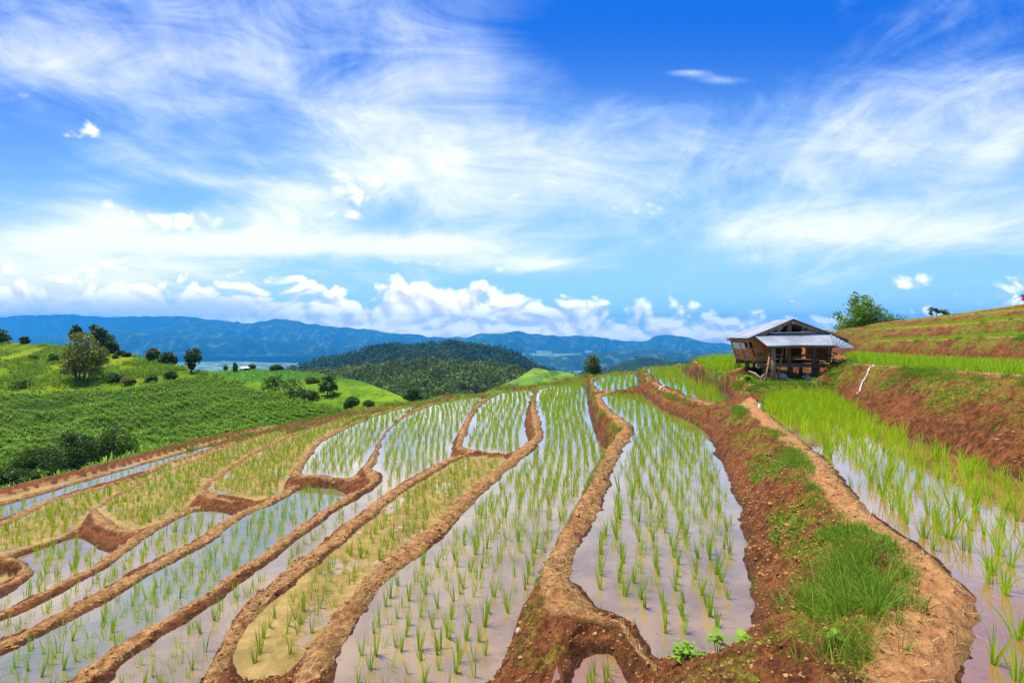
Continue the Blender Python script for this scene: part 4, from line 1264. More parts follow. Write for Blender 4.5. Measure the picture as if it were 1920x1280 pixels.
# ------------------------------------------------------------------ trees and bushes
def make_tree(name, base, D, blobs, mat, label, cat, group=None, leaves=1500, leaf=0.30, trunks=(), sink=0.3, narrow=0.6, seed=0, clumps=14, shell=0.55, droop=0.0):
    """blobs are (du, up, ru, rv) in photograph pixels from the foot; every length is scaled by the distance"""
    rng = np.random.default_rng(seed + 500)
    k = D / F
    root = empty(name, base)
    tag(root, label, cat, group)
    tot = sum(b[2] * b[3] for b in blobs)
    C, A = [], []
    for du, up, ru, rv in blobs:
        n = max(20, int(leaves * ru * rv / tot))
        m = max(3, int(clumps * math.sqrt(ru * rv / tot * len(blobs))))
        d = rng.normal(size=(m, 3))
        d /= np.linalg.norm(d, axis=1)[:, None]
        d *= (shell + (1 - shell) * rng.random(m))[:, None]
        w = rng.integers(0, m, n)
        off = rng.normal(0, 0.27, (n, 3))
        q = d[w] + off
        L = np.linalg.norm(q, axis=1)
        q *= np.minimum(1.12 / np.maximum(L, 1e-6), 1.0)[:, None]
        rr = np.array([ru, 0.5 * (ru + rv), rv]) * k
        C.append(q * rr + np.array([du * k, rng.normal(0, 0.1) * ru * k, up * k]))
        tone = rng.random(m)
        A.append(np.clip(0.6 * tone[w] + 0.4 * rng.random(n), 0, 1))
    C = np.concatenate(C)
    A = np.concatenate(A)
    v, f = leaf_quads(C, leaf * (0.7 + 0.6 * rng.random(len(C))), rng, narrow, droop)
    mesh_obj("crown", v, f, mat, parent=root, attrs={'var': np.repeat(A, 4)}, smooth=False)
    if trunks:
        mb = MB()
        for (u0, u1, h1, r0, r1) in trunks:
            p0, p1 = Vector((u0 * k, 0, -sink)), Vector((u1 * k, rng.normal(0, 0.05) * h1 * k, h1 * k))
            mid = p0.lerp(p1, 0.5) + Vector((rng.normal(0, 0.04) * h1 * k, 0, 0))
            mb.log([p0, mid, p1], [r0 * k, (r0 + r1) / 2 * k, r1 * k], 7)
            for _ in range(4):
                e = C[rng.integers(len(C))]
                if abs(e[0] - p1.x) < 26 * k:
                    mb.log([mid.lerp(p1, float(rng.uniform(0.2, 1.0))), Vector((p1.x, p1.y, p1.z)).lerp(Vector(e.tolist()), 0.5), Vector(e.tolist())], [r1 * k, r1 * 0.7 * k, r1 * 0.3 * k], 5)
        me = bpy.data.meshes.new("trunk")
        me.from_pydata(mb.v, [], mb.f)
        me.materials.append(M_BARK)
        o = bpy.data.objects.new("trunk", me)
        COL.objects.link(o)
        o.parent = root
    return root


def hill_tree(g, u, v, *a, **k):
    p = surf_at(g, u, v)
    return make_tree(a[0], p, p[1], *a[1:], **k)


GT = "trees on the left hill"
hill_tree(knoll, 152, 718, "tree", [(8, 56, 30, 30), (-14, 38, 20, 20), (26, 34, 22, 16), (4, 78, 22, 16), (34, 50, 16, 16)], M_TREE_BROWN, "broad brown green tree with two bare trunks in front of the darker trees", "tree", GT, 2900, 0.40, [(-4, -8, 42, 2.6, 1.4), (5, 12, 44, 2.4, 1.3), (-1, 2, 38, 1.8, 1.0)], seed=1, clumps=22)
hill_tree(knoll, 126, 700, "tree", [(8, 8, 15, 15), (14, 2, 12, 12), (4, 16, 9, 9)], M_TREE, "small very dark rounded tree pressed against the broad brown green tree", "tree", GT, 900, 0.42, [(8, 8, 10, 2, 1)], seed=2)
hill_tree(knoll, 186, 660, "tree", [(-4, 34, 13, 15), (4, 24, 16, 16), (16, 16, 14, 15), (22, 4, 10, 12), (-10, 44, 8, 8)], M_TREE, "tall dark ragged tree standing on the crest behind the broad one", "tree", GT, 2200, 0.50, [(0, -2, 30, 2.2, 1.2)], seed=3, clumps=20)
hill_tree(knoll, 142, 653, "tree", [(-2, 30, 9, 12), (7, 22, 7, 8), (-3, 16, 7, 8), (0, 38, 5, 6)], M_TREE, "slim dark tree on the crest left of the tall ragged one", "tree", GT, 900, 0.5, [(0, -1, 26, 1.6, 1.0)], seed=4)
hill_tree(knoll, 4, 643, "tree", [(-4, 14, 13, 10), (6, 8, 9, 8), (-14, 6, 14, 12)], M_TREE, "dark spreading tree at the left edge beside the bare red earth", "tree", GT, 1200, 0.5, [(0, -2, 12, 1.6, 1.0)], seed=5)
hill_tree(knoll, 44, 644, "bush", [(0, 6, 7.5, 6)], M_TREE, "small round dark bush alone on the crest at far left", "bush", GT, 420, 0.5, [(0, 0, 5, 1.0, 0.7)], seed=6)
hill_tree(knoll, 289, 676, "tree", [(0, 11, 10, 11), (1, 4, 9, 7)], M_BUSH, "neat egg shaped tree on the crest, left of its wider neighbour", "tree", GT, 1100, 0.42, [(0, 0, 8, 1.5, 0.9)], seed=7)
hill_tree(knoll, 313, 682, "tree", [(2, 10, 13, 11), (-7, 6, 8, 7), (9, 6, 7, 8)], M_TREE, "wide dark tree on the crest, right of the egg shaped one", "tree", GT, 1300, 0.42, [(0, 0, 8, 1.6, 0.9)], seed=8)
hill_tree(knoll, 359, 699, "tree", [(4, 34, 14, 11), (0, 23, 10, 9), (8, 26, 10, 9), (2, 14, 6, 7)], M_TREE, "upright dark tree with a leaning trunk at the right end of the hill", "tree", GT, 1500, 0.40, [(-1, 2, 26, 2.0, 1.3)], seed=9)
GB = "bushes on the left hill"
for i, (u, v, ru, rv, lab, m) in enumerate([
        (224, 665, 9, 5, "low dark scrub bush on the crest right of the tall ragged tree", M_TREE), (238, 668, 7, 5, "small scrub bush on the crest halfway to the egg shaped tree", M_BUSH),
        (216, 714, 14, 9, "dark round bush just above the crop field, right of the broad tree", M_TREE), (240, 716, 12, 8, "reddish brown scrub bush above the crop field", M_TREE_BROWN),
        (284, 713, 11, 7, "low dark bush at the upper edge of the crop field under the egg shaped tree", M_TREE), (322, 708, 11, 8, "dark bush at the edge of the crop field under the wide tree", M_TREE),
        (102, 676, 7, 7, "green bush alone in the grass left of the broad tree", M_BUSH), (60, 673, 8, 4, "flat brownish bush in the grass at far left", M_TREE_BROWN), (176, 703, 11, 7, "green bush close right of the broad tree's trunks", M_BUSH),
        (40, 728, 20, 8, "dark hedge like bush above the crop field at far left", M_TREE), (213, 672, 4, 4, "tiny dark bush in the grass below the crest", M_TREE)]):
    hill_tree(knoll, u, v, "bush", [(0, rv * 0.6, ru, rv), (ru * 0.5, rv * 0.4, ru * 0.6, rv * 0.7)], m, lab, "bush", GB, 520, 0.36, seed=20 + i)
# dark thicket in the gully at lower left
GG = "thicket below the crop field"
for i, (u, v, blobs, m, lab, lf) in enumerate([
        (132, 888, [(0, 42, 36, 30), (-24, 22, 26, 24), (18, 18, 30, 26), (4, 66, 18, 16)], M_TREE, "big very dark bush in the gully below the crop field", 0.26),
        (212, 868, [(0, 36, 34, 28), (8, 58, 22, 18), (-16, 20, 24, 22), (26, 20, 20, 20)], M_BUSH, "tall olive green bamboo like bush right of the very dark one", 0.26),
        (70, 880, [(0, 18, 30, 20), (-20, 10, 20, 16), (22, 26, 18, 14)], M_BUSH, "low olive bush left of the very dark one in the gully", 0.26),
        (262, 858, [(0, 14, 24, 15), (18, 8, 20, 12), (-12, 8, 16, 12)], M_WEED, "pale flowering bush at the right end of the gully thicket", 0.22),
        (30, 912, [(0, 16, 34, 16), (-26, 20, 24, 16)], M_BUSH, "bushy green clump close to the terrace rim at the left edge", 0.26)]):
    p = surf_at(knoll, u, v)
    make_tree("bush", p, p[1], blobs, m, lab, "bush", GG, 3600, lf, seed=40 + i, clumps=24, narrow=0.4, droop=0.3)
GS = "scrub on the second spur"
for i, (u, v, blobs, m, lab, kind_) in enumerate([
        (510, 742, [(0, 18, 22, 14), (-12, 10, 14, 12), (10, 28, 10, 9)], M_BUSH, "feathery olive scrub at the left end of the second spur", "bush"),
        (548, 748, [(0, 20, 22, 18), (8, 10, 16, 12)], M_BUSH, "large feathery olive bush in the middle of the second spur", "bush"),
        (578, 750, [(0, 10, 18, 12)], M_TREE, "dark low bush right of the feathery one on the second spur", "bush"),
        (613, 744, [(0, 26, 15, 14), (-8, 16, 10, 10), (8, 14, 10, 9)], M_TREE, "dark round tree on the second spur", "tree"),
        (660, 770, [(0, 14, 13, 12), (-6, 8, 9, 8)], M_TREE, "dark bush peeping over the terrace rim", "bush"),
        (518, 694, [(0, 5, 11, 5)], M_TREE, "small round dark bush on top of the second spur", "bush"),
        (474, 693, [(0, 5, 6, 5)], M_TREE, "dark small bush beside the far white shed", "bush"),
        (424, 694, [(0, 4, 2.5, 5)], M_TREE_BROWN, "thin brown stump like bush left of the far shed", "bush"),
        (440, 696, [(0, 7, 3, 9)], M_TREE_BROWN, "bare brown upright bush just left of the far shed", "bush"),
        (585, 718, [(0, 5, 14, 6)], M_TREE_BROWN, "brown scrub in the red gully of the second spur", "bush"),
        (690, 762, [(0, 6, 9, 6)], M_BUSH, "small green bush near the right foot of the second spur", "bush")]):
    p = surf_at(spur, u, v)
    make_tree(kind_, p, p[1], blobs, m, lab, kind_, GS, 1100, 0.55, trunks=[(0, 0, 14, 1.6, 0.9)] if kind_ == 'tree' else (), seed=60 + i, narrow=0.45)
p = surf_at(spur, 775, 756)
make_tree("tree", p, p[1], [(-6, 20, 16, 14), (6, 12, 12, 10)], M_TREE, "shadowy tree at the right foot of the second spur", "tree", GS, 1400, 0.5, [(-4, -4, 14, 1.6, 1)], seed=80)
# the lone tree on the rim
zb = float(terrain(np.array([(1111 - CU) / F * 35.0]), np.array([35.0]))[0])
vb_ = VH - zb / 35.0 * F
up = vb_ - 710
make_tree("tree", (151 / F * 35.0, 35.0, zb), 35.0, [(0, up + 27, 15, 15), (-4, up + 14, 12, 10), (5, up + 12, 11, 10), (-2, up + 3, 8, 7), (6, up + 2, 7, 7), (1, up + 38, 8, 6)], M_BUSH, "lone dense dark tree on the rim left of the hut", "tree", None, 3800, 0.10, [(0, 0, up + 20, 1.8, 1.3), (-2, -3, up + 14, 1.2, 0.8), (3, 4, up + 12, 1.2, 0.8)], seed=81, clumps=26)


def bamboo(base, D, label, rng):
    k = D / F
    root = empty("bamboo", base)
    tag(root, label, "bamboo")
    culm, leaves, var = MB(), [], []
    specs = [(-40, 36), (-30, 58), (-18, 70), (-8, 92), (0, 86), (8, 80), (16, 78), (30, 94), (26, 70), (42, 62), (60, 54), (76, 46), (84, 50), (-46, 22), (50, 40), (4, 60), (-24, 44), (66, 34), (20, 54), (-6, 44), (34, 44)]
    for du, up in specs:
        b0 = Vector((float(rng.normal(0, 5)) * k + du * 0.25 * k, float(rng.normal(0, 8)) * k, -0.6))
        top = Vector((du * k, float(rng.normal(0, 14)) * k, up * k))
        mid = Vector((b0.x * 0.6 + top.x * 0.4, (b0.y + top.y) / 2, up * k * 0.62))
        pp = []
        for t in np.linspace(0, 1, 9):
            pp.append((1 - t) ** 2 * b0 + 2 * t * (1 - t) * mid + t * t * top)
        culm.log(pp, [0.035 * (1 - 0.8 * i / 8) + 0.008 for i in range(9)], 6)
        for t in np.linspace(0.18, 1.0, 26):
            c = (1 - t) ** 2 * b0 + 2 * t * (1 - t) * mid + t * t * top
            nn = 16
            q = np.array(c)[None, :] + rng.normal(0, 1, (nn, 3)) * np.array([7, 7, 5]) * k * (0.55 + 0.6 * math.sin(PI * t * 0.9))
            leaves.append(q)
            var.append(np.clip(0.25 + 0.5 * rng.random() + 0.25 * rng.random(nn), 0, 1))
    C = np.concatenate(leaves)
    v, f = leaf_quads(C, 0.30 * (0.7 + 0.6 * rng.random(len(C))), rng, 0.30, 0.55)
    me = bpy.data.meshes.new("stems")
    me.from_pydata(culm.v, [], culm.f)
    me.materials.append(M_BARK)
    o = bpy.data.objects.new("stems", me)
    COL.objects.link(o)
    o.parent = root
    mesh_obj("foliage", v, f, M_BAMBOO, parent=root, attrs={'var': np.repeat(np.concatenate(var), 4)}, smooth=False)


zb = float(terrain(np.array([(1612 - CU) / F * 40.0]), np.array([40.0]))[0])
upb = (VH - zb / 40.0 * F) - 648
zz_ = (VH - 648) / F * 40.0
bamboo(((1612 - CU) / F * 40.0, 40.0, zz_), 40.0, "feathery green bamboo clump rising behind the hut", np.random.default_rng(5))
D_ = 33.5
zb = float(terrain(np.array([(1755 - CU) / F * D_]), np.array([D_]))[0])
make_tree("sapling", ((1757 - CU) / F * D_, D_, zb), D_, [(-6, (VH - zb / D_ * F) - 581, 9, 4), (6, (VH - zb / D_ * F) - 583, 10, 3.5), (14, (VH - zb / D_ * F) - 588, 6, 3), (-10, (VH - zb / D_ * F) - 587, 4, 4)], M_BUSH, "small thin leaved sapling on the skyline of the upper terraces", "tree", None, 260, 0.16, [(0, -2, (VH - zb / D_ * F) - 585, 0.8, 0.4)], seed=90)


# ------------------------------------------------------------------ the hut
M_WOOD = mat_solid("weathered_planks", (0.30, 0.105, 0.034), (0.72, 0.33, 0.125), 3.0, 0.85, (1.2, 1.2, 9.0), 0.5, 14.0)
M_SHADED_WOOD = mat_solid("shade_toned_planks", (0.020, 0.012, 0.007), (0.075, 0.042, 0.022), 3.0, 0.9, (1.2, 1.2, 9.0), 0.5, 14.0)  # hut interior's shade put into the colour of back wall, gable and floor
M_POST = mat_solid("grey_timber", (0.17, 0.11, 0.065), (0.42, 0.28, 0.17), 5.0, 0.85, (5, 5, 0.8), 0.5, 12.0)
M_POLE = mat_solid("red_brown_pole", (0.26, 0.11, 0.045), (0.44, 0.21, 0.09), 5.0, 0.8, (4, 4, 0.8), 0.4, 12.0)
M_PALE = mat_solid("pale_board", (0.50, 0.46, 0.40), (0.70, 0.67, 0.62), 4.0, 0.8, (1, 1, 3), 0.2, 12.0)
M_STONE = mat_solid("grey_stone", (0.20, 0.18, 0.17), (0.42, 0.38, 0.35), 7.0, 0.9, (1, 1, 1), 0.7, 18.0)
M_TAN_STONE = mat_solid("tan_stone", (0.38, 0.24, 0.13), (0.62, 0.46, 0.30), 9.0, 0.9, (1, 1, 1), 0.6, 22.0)
M_RED = mat_solid("red_cloth", (0.50, 0.015, 0.05), (0.62, 0.03, 0.07), 4.0, 0.7, (1, 1, 1), 0.2)
M_BLACK = mat_solid("black_pipe", (0.012, 0.012, 0.014), (0.03, 0.03, 0.033), 5.0, 0.45, (1, 1, 1), 0.1)
M_WHITE = mat_solid("white_plastic", (0.72, 0.76, 0.80), (0.82, 0.84, 0.86), 5.0, 0.4, (1, 1, 1), 0.05)


def mat_tin():
    m, T = new_mat("zinc_sheet")
    co = T.n('ShaderNodeTexCoord').outputs['Object']
    n1 = T.noise(co, 1.6, 5.0, 0.6)
    n2 = T.noise(T.n('ShaderNodeMapping', {'Vector': co, 'Scale': (6.0, 0.7, 0.7)}).outputs[0], 3.0, 6.0, 0.65)
    col = T.mix(T.ramp(n1, 0.35, 0.65), (0.26, 0.29, 0.33), (0.39, 0.42, 0.47))
    col = T.mix(T.math('MULTIPLY', T.ramp(n2, 0.56, 0.72), 0.40), col, (0.26, 0.22, 0.19))
    p = T.n('ShaderNodeBsdfPrincipled', {'Base Color': col, 'Roughness': 0.5, 'Metallic': 0.15, 'Specular IOR Level': 0.5})
    finish(T, p.outputs[0])
    return m


M_TIN = mat_tin()


def hut():
    rng = np.random.default_rng(9)
    base = Vector((10.1, 19.4, -1.85))
    root = empty("rice_hut", base)
    tag(root, "weathered wooden hut on stilts with a grey tin roof and a front awning", "hut")
    fx0, fx1, y0, y1 = 8.85, 11.5, 18.5, 20.3       # floor
    zf, zt = -1.20, -0.36
    # roofs
    A, Bc, Cc, Dc = P(1487.7, 597.3, 18.15), P(1401, 634, 18.15), P(1357, 632.5, 20.5), P(1456, 599.5, 19.9)
    mb = MB()
    mb.sheet(Bc, A, Dc, Cc, 30, 30, 0, 0.0, 0.012)
    # corrugation runs down the slope: re-lay it along the ridge direction
    mb = MB()
    mb.sheet(A, Dc, Cc, Bc, 44, 8, 15, 0.010, 0.010)
    ro = mb.build("roof", M_TIN, root, base, True)
    mb = MB()
    E, G_ = np.array([11.98, 18.15, -0.42]), np.array([11.9, 20.4, -0.40])
    mb.sheet(A + np.array([0.01, 0, 0]), Dc + np.array([0.01, 0, 0]), G_, E, 44, 8, 15, 0.010, 0.010)
    mb.build("roof", M_TIN, root, base, True)
    mb = MB()
    H_, I_, J_, K_ = P(1413.4, 628, 18.28), P(1557, 624.5, 18.28), P(1438.4, 648, 17.3), P(1565, 647, 17.3)
    mb.sheet(H_, I_, K_, J_, 90, 8, 24, 0.009, 0.010, 0.0, 0.05)
    mb.build("awning", M_TIN, root, base, True)
    mb = MB()
    mb.sheet(I_ + np.array([-0.03, 0, 0.004]), P(1604, 652, 17.75), P(1580, 653.5, 17.35), K_ + np.array([-0.03, 0, 0.004]), 24, 8, 6, 0.010, 0.010, 0.05, 0.08)
    mb.build("awning_flap", M_TIN, root, base, True)
    # bargeboards, king post, tie, ridge pole
    mb = MB()
    o = np.array([0, 0.03, -0.075])
    mb.beam(P(1401, 635, 18.22) + o, A + o + np.array([0, 0.05, 0]), 0.05, 0.11)
    mb.build("bargeboard", M_POST, root, base)
    mb = MB()
    mb.beam(A + o + np.array([0.0, 0.10, -0.01]), E + o + np.array([0, 0.08, 0]), 0.05, 0.11)
    mb.build("bargeboard", M_POST, root, base)
    mb = MB()
    mb.log([A + np.array([0, -0.06, -0.16]), Dc + np.array([0, 0.2, -0.16])], 0.055, 8)
    mb.build("ridge_pole", M_POST, root, base)
    mb = MB()
    mb.beam((10.02, 18.5, -0.42), (10.02, 18.5, 0.16), 0.13, 0.10)
    mb.build("king_post", M_POST, root, base)
    mb = MB()
    mb.beam(P(1444, 623.8, 18.34), P(1534, 622.8, 18.34), 0.05, 0.045)
    mb.beam(P(1500, 621.6, 18.41), P(1528, 618.8, 18.41), 0.04, 0.035)
    mb.build("gable_board", M_PALE, root, base)
    mb = MB()
    for i, (u, v) in enumerate([(1462, 617), (1508, 613)]):
        mb.beam(P(u - 4, v + 3, 18.6), P(u + 5, v - 4, 18.6), 0.05, 0.10)
    mb.build("gable_patch", M_PALE, root, base)
    # eaves beams
    mb = MB()
    mb.beam((8.63, 18.3, -0.46), (8.63, 20.5, -0.46), 0.07, 0.08)
    mb.build("eaves_beam", M_POST, root, base)
    mb = MB()
    mb.beam((11.55, 18.3, -0.46), (11.55, 20.5, -0.46), 0.07, 0.08)
    mb.build("eaves_beam", M_POST, root, base)
    mb = MB()
    mb.beam((8.5, 18.52, -0.47), (11.7, 18.52, -0.47), 0.08, 0.08)
    mb.build("eaves_beam", M_POST, root, base)

    def wall(name, a, b, c, d, n, mat, thick=0.03, gaps=0.012, skip=()):
        """planks from the bottom edge a-b up to the top edge d-c"""
        mb = MB()
        a, b, c, d = [np.array(q, float) for q in (a, b, c, d)]
        nr = np.cross(b - a, d - a)
        nr /= np.linalg.norm(nr)
        for i in range(n):
            if i in skip:
                continue
            t0, t1 = (i + gaps) / n, (i + 1 - gaps) / n
            p0, p1 = a + (d - a) * t0, b + (c - b) * t0
            q0, q1 = a + (d - a) * t1, b + (c - b) * t1
            e = nr * float(rng.uniform(-0.012, 0.012))
            s = float(rng.uniform(-0.03, 0.03))
            lv = (p1 - p0) / np.linalg.norm(p1 - p0) * s
            vs = [p0 + e + lv, p1 + e + lv, q1 + e + lv, q0 + e + lv]
            mb.add(vs + [q + nr * thick for q in vs], [(0, 1, 2, 3), (7, 6, 5, 4), (0, 4, 5, 1), (1, 5, 6, 2), (2, 6, 7, 3), (3, 7, 4, 0)])
        return mb.build(name, mat, root, base)

    # left wall leans outwards; its top band is open and half closed by a pale panel
    la, lb, lc, ld = (8.90, 20.3, zf), (8.82, 18.5, zf), (8.56, 18.5, zt - 0.06), (8.66, 20.3, zt - 0.06)
    wall("wall", la, lb, lc, ld, 8, M_WOOD, skip=(7, 6, 5))
    wall("wall", (8.82, 18.47, zf), (9.30, 18.47, zf), (9.30, 18.47, zt - 0.02), (8.58, 18.47, zt - 0.02), 9, M_WOOD)
    wall("wall", (11.5, 20.33, zf), (8.90, 20.33, zf), (8.66, 20.33, zt), (11.55, 20.33, zt), 9, M_SHADED_WOOD)
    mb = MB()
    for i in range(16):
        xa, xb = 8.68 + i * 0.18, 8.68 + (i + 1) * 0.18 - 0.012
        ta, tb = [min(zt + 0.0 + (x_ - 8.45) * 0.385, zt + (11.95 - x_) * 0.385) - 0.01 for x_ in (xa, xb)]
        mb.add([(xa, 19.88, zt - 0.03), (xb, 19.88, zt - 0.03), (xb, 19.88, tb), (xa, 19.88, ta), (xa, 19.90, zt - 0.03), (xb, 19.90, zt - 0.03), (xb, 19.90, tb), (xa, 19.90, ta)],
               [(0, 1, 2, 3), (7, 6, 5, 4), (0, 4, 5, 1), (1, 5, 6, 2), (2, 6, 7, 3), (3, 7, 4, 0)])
    mb.build("gable_wall", M_SHADED_WOOD, root, base)
    wall("wall", (11.48, 18.5, zf), (11.48, 20.3, zf), (11.56, 20.3, zt - 0.12), (11.56, 18.5, zt - 0.12), 8, M_WOOD)
    mb = MB()
    P0, P1, P2, P3 = [np.array(q) for q in ((8.735, 20.15, -0.80), (8.655, 18.95, -0.80), (8.585, 18.95, -0.55), (8.665, 20.15, -0.55))]
    mb.add([P0, P1, P2, P3] + [q + np.array([0.02, 0, 0.004]) for q in (P0, P1, P2, P3)], [(0, 1, 2, 3), (7, 6, 5, 4), (0, 4, 5, 1), (1, 5, 6, 2), (2, 6, 7, 3), (3, 7, 4, 0)])
    mb.build("window_panel", M_PALE, root, base)
    for yb in (18.62, 19.35, 20.22):
        mb = MB()
        t = (yb - 18.5) / 1.8
        mb.beam((8.79 + 0.08 * t, yb, zf - 0.04), (8.53 + 0.10 * t, yb, zt - 0.04), 0.05, 0.06)
        mb.build("wall_batten", M_WOOD, root, base)
    mb = MB()
    mb.beam((9.30, 18.45, zf - 0.05), (9.30, 18.45, zt), 0.06, 0.06)
    mb.build("wall_batten", M_WOOD, root, base)
    # floor, sleepers
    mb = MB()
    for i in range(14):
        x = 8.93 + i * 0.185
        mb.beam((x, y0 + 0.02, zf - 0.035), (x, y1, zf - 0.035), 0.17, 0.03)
    mb.build("floor", M_SHADED_WOOD, root, base)
    mb = MB()
    mb.beam((8.78, 18.42, zf - 0.12), (11.25, 18.42, zf - 0.14), 0.11, 0.14)
    mb.build("floor_beam", M_POST, root, base)
    mb = MB()
    mb.beam((8.80, 20.2, zf - 0.12), (11.5, 20.2, zf - 0.12), 0.10, 0.13)
    mb.build("floor_beam", M_POST, root, base)
    # stilts and columns
    for (u, D, r, zt_) in [(1400, 19.9, 0.075, zf - 0.06), (1414, 20.1, 0.065, zf - 0.06), (1433.5, 18.8, 0.07, zf - 0.06), (1482.5, 18.7, 0.07, zf - 0.06), (1501, 19.4, 0.06, zf - 0.06), (1525.5, 18.6, 0.085, zf - 0.06), (1533, 20.1, 0.07, zf - 0.06), (1480, 20.2, 0.065, zf - 0.06)]:
        x = (u - CU) / F * D
        zz = float(terrain(np.array([x]), np.array([D]))[0])
        mb = MB()
        mb.log([(x, D, zz - 0.15), (x + 0.01, D, (zz + zt_) / 2), (x, D, zt_)], [r * 1.08, r, r * 0.95], 9)
        mb.build("stilt", M_POST, root, base, True)
    for (u, D) in [(1479, 18.5), (1526, 18.5), (1553, 18.5), (1478, 20.15)]:
        x = (u - CU) / F * D
        mb = MB()
        mb.beam((x, D, zf - 0.05), (x, D, zt + 0.04), 0.11, 0.11)
        mb.build("column", M_POST, root, base)
    x = (1449.5 - CU) / F * 17.5
    zz = float(terrain(np.array([x]), np.array([17.5]))[0])
    mb = MB()
    mb.log([(x, 17.5, zz - 0.2), (x + 0.012, 17.5, -1.2), (x + 0.02, 17.5, -0.60)], [0.095, 0.075, 0.06], 9)
    mb.build("awning_post", M_POST, root, base, True)
    mb = MB()
    mb.log([P(1438, 648, 17.42) + np.array([0, 0, -0.04]), P(1566, 648, 17.42) + np.array([0, 0, -0.03])], 0.035, 7)
    mb.build("awning_rail", M_POST, root, base, True)
    # things stowed inside, seen as dark shapes
    mb = MB()
    mb.beam((9.9, 19.2, zf + 0.02), (11.2, 18.75, zf + 0.30), 0.07, 0.05)
    mb.beam((10.1, 19.0, zf + 0.02), (11.0, 19.3, zf + 0.16), 0.08, 0.06)
    mb.build("loose_board", M_WOOD, root, base)
    # ladder: stands against the hut, so a thing of its own
    lr = empty("ladder", (9.0, 17.55, -1.85))
    tag(lr, "rough pole ladder with red brown rails leaning on the hut's front", "ladder")
    mb = MB()
    b1 = P(1434, 711.5, 17.2)
    b2 = P(1457, 700, 17.6)
    b1[2] = float(terrain(b1[:1], b1[1:2])[0]) - 0.05
    mb.log([b1, P(1446, 652, 17.75)], 0.036, 7)
    mb.build("rail", M_POLE, lr, (9.0, 17.55, -1.85), True)
    b2[2] = float(terrain(b2[:1], b2[1:2])[0]) - 0.05
    mb = MB()
    mb.log([b2, P(1469, 650, 17.75)], 0.034, 7)
    mb.build("rail", M_POLE, lr, (9.0, 17.55, -1.85), True)
    for t in (0.25, 0.52, 0.78):
        mb = MB()
        p0, p1 = b1 + (P(1446, 652, 17.75) - b1) * t, b2 + (P(1469, 650, 17.75) - b2) * t
        e = (p1 - p0) * 0.15
        mb.log([p0 - e, p1 + e], 0.022, 6)
        mb.build("rung", M_POLE, lr, (9.0, 17.55, -1.85), True)


hut()


# ------------------------------------------------------------------ stones, water and small things round the hut
def stone(p, rx, ry, rz, mat, label, cat="stone", group=None, seed=0, name="stone"):
    bm = bmesh.new()
    bmesh.ops.create_icosphere(bm, subdivisions=3, radius=1.0)
    r = np.random.default_rng(seed)
    off = r.random(3) * 50
    co = np.array([v.co[:] for v in bm.verts])
    d = 1 + 0.22 * fbm(co[:, 0] * 1.3 + off[0], co[:, 1] * 1.3 + co[:, 2] + off[1], 3, seed)
    for v, k in zip(bm.verts, d):
        v.co = Vector((v.co.x * rx * k, v.co.y * ry * k, max(v.co.z, -0.55) * rz * k))
    me = bpy.data.meshes.new(name)
    bm.to_mesh(me)
    bm.free()
    for q in me.polygons:
        q.use_smooth = True
    me.materials.append(mat)
    o = bpy.data.objects.new(name, me)
    COL.objects.link(o)
    o.location = [float(c) for c in p]
    o.rotation_euler = (0, 0, float(r.random() * 6))
    return tag(o, label, cat, group)


def ground_at(u, D, lift=0.0):
    x = (u - CU) / F * D
    return np.array([x, D, float(terrain(np.array([x]), np.array([D]))[0]) + lift])


GR = "stones under the hut"
stone(ground_at(1464, 17.9, 0.08), 0.22, 0.20, 0.20, M_STONE, "big grey boulder beside the awning post under the hut", group=GR, seed=1)
stone(ground_at(1434, 18.2, 0.05), 0.13, 0.12, 0.12, M_STONE, "grey stone behind the foot of the ladder", group=GR, seed=2)
stone(ground_at(1512, 18.0, 0.05), 0.17, 0.14, 0.11, M_STONE, "flat grey stone lying under the right half of the hut", group=GR, seed=3)
stone(ground_at(1519, 17.6, 0.03), 0.20, 0.13, 0.08, M_TAN_STONE, "flat tan slab lying under the right half of the hut", group=GR, seed=4)
stone(ground_at(1481, 17.5, 0.03), 0.22, 0.12, 0.07, M_TAN_STONE, "pale tan slab in front of the big grey boulder", group=GR, seed=5)
stone(P(626, 904, 14.35) + np.array([0, 0, 0.0]), 0.085, 0.06, 0.055, M_TAN_STONE, "single pale tan stone stuck in the dark mud bank at left", seed=6)
stone(on_pl := np.append(on_plane(527, 1021, (-4.33, 0, 0)), -4.33), 0.16, 0.09, 0.05, M_TAN_STONE, "reddish clod lying on the mud bund between the narrow strips", "clod", seed=7, name="clod")
stone(ground_at(972, 5.18, 0.02), 0.035, 0.03, 0.03, M_TAN_STONE, "tiny pale stone on the edge of the bank at the bottom", seed=8)

mb = MB()
a_, b_ = ground_at(1404, 18.9, 0.20), ground_at(1428, 17.9, 0.03)
mb.log([a_, (a_ + b_) / 2 + np.array([0, 0, 0.05]), b_], [0.035, 0.045, 0.03], 7)
tag(mb.build("log", M_POST, None, tuple(b_), True), "grey branch lying on the grass at the left foot of the hut", "log")
mb = MB()
a_, b_ = ground_at(1553, 17.6, 0.05), ground_at(1582, 17.3, 0.07)
mb.log([a_, (a_ + b_) / 2 + np.array([0, 0, 0.01]), b_], 0.045, 8)
tag(mb.build("pipe", M_BLACK, None, tuple(a_), True), "black pipe lying at the right end of the hut's yard", "pipe")
mb = MB()
q = np.append(on_plane(1424, 760, (-1.95, 0, 0)), -1.95)
mb.log([q + np.array([0, 0, -0.12]), q + np.array([0, 0, 0.03])], 0.032, 12)
mb.log([q + np.array([0, 0, 0.03]), q + np.array([0, 0, 0.05])], 0.036, 12)
tag(mb.build("pipe", M_WHITE, None, tuple(q), True), "short white plastic pipe standing at the path's edge before the hut", "pipe")


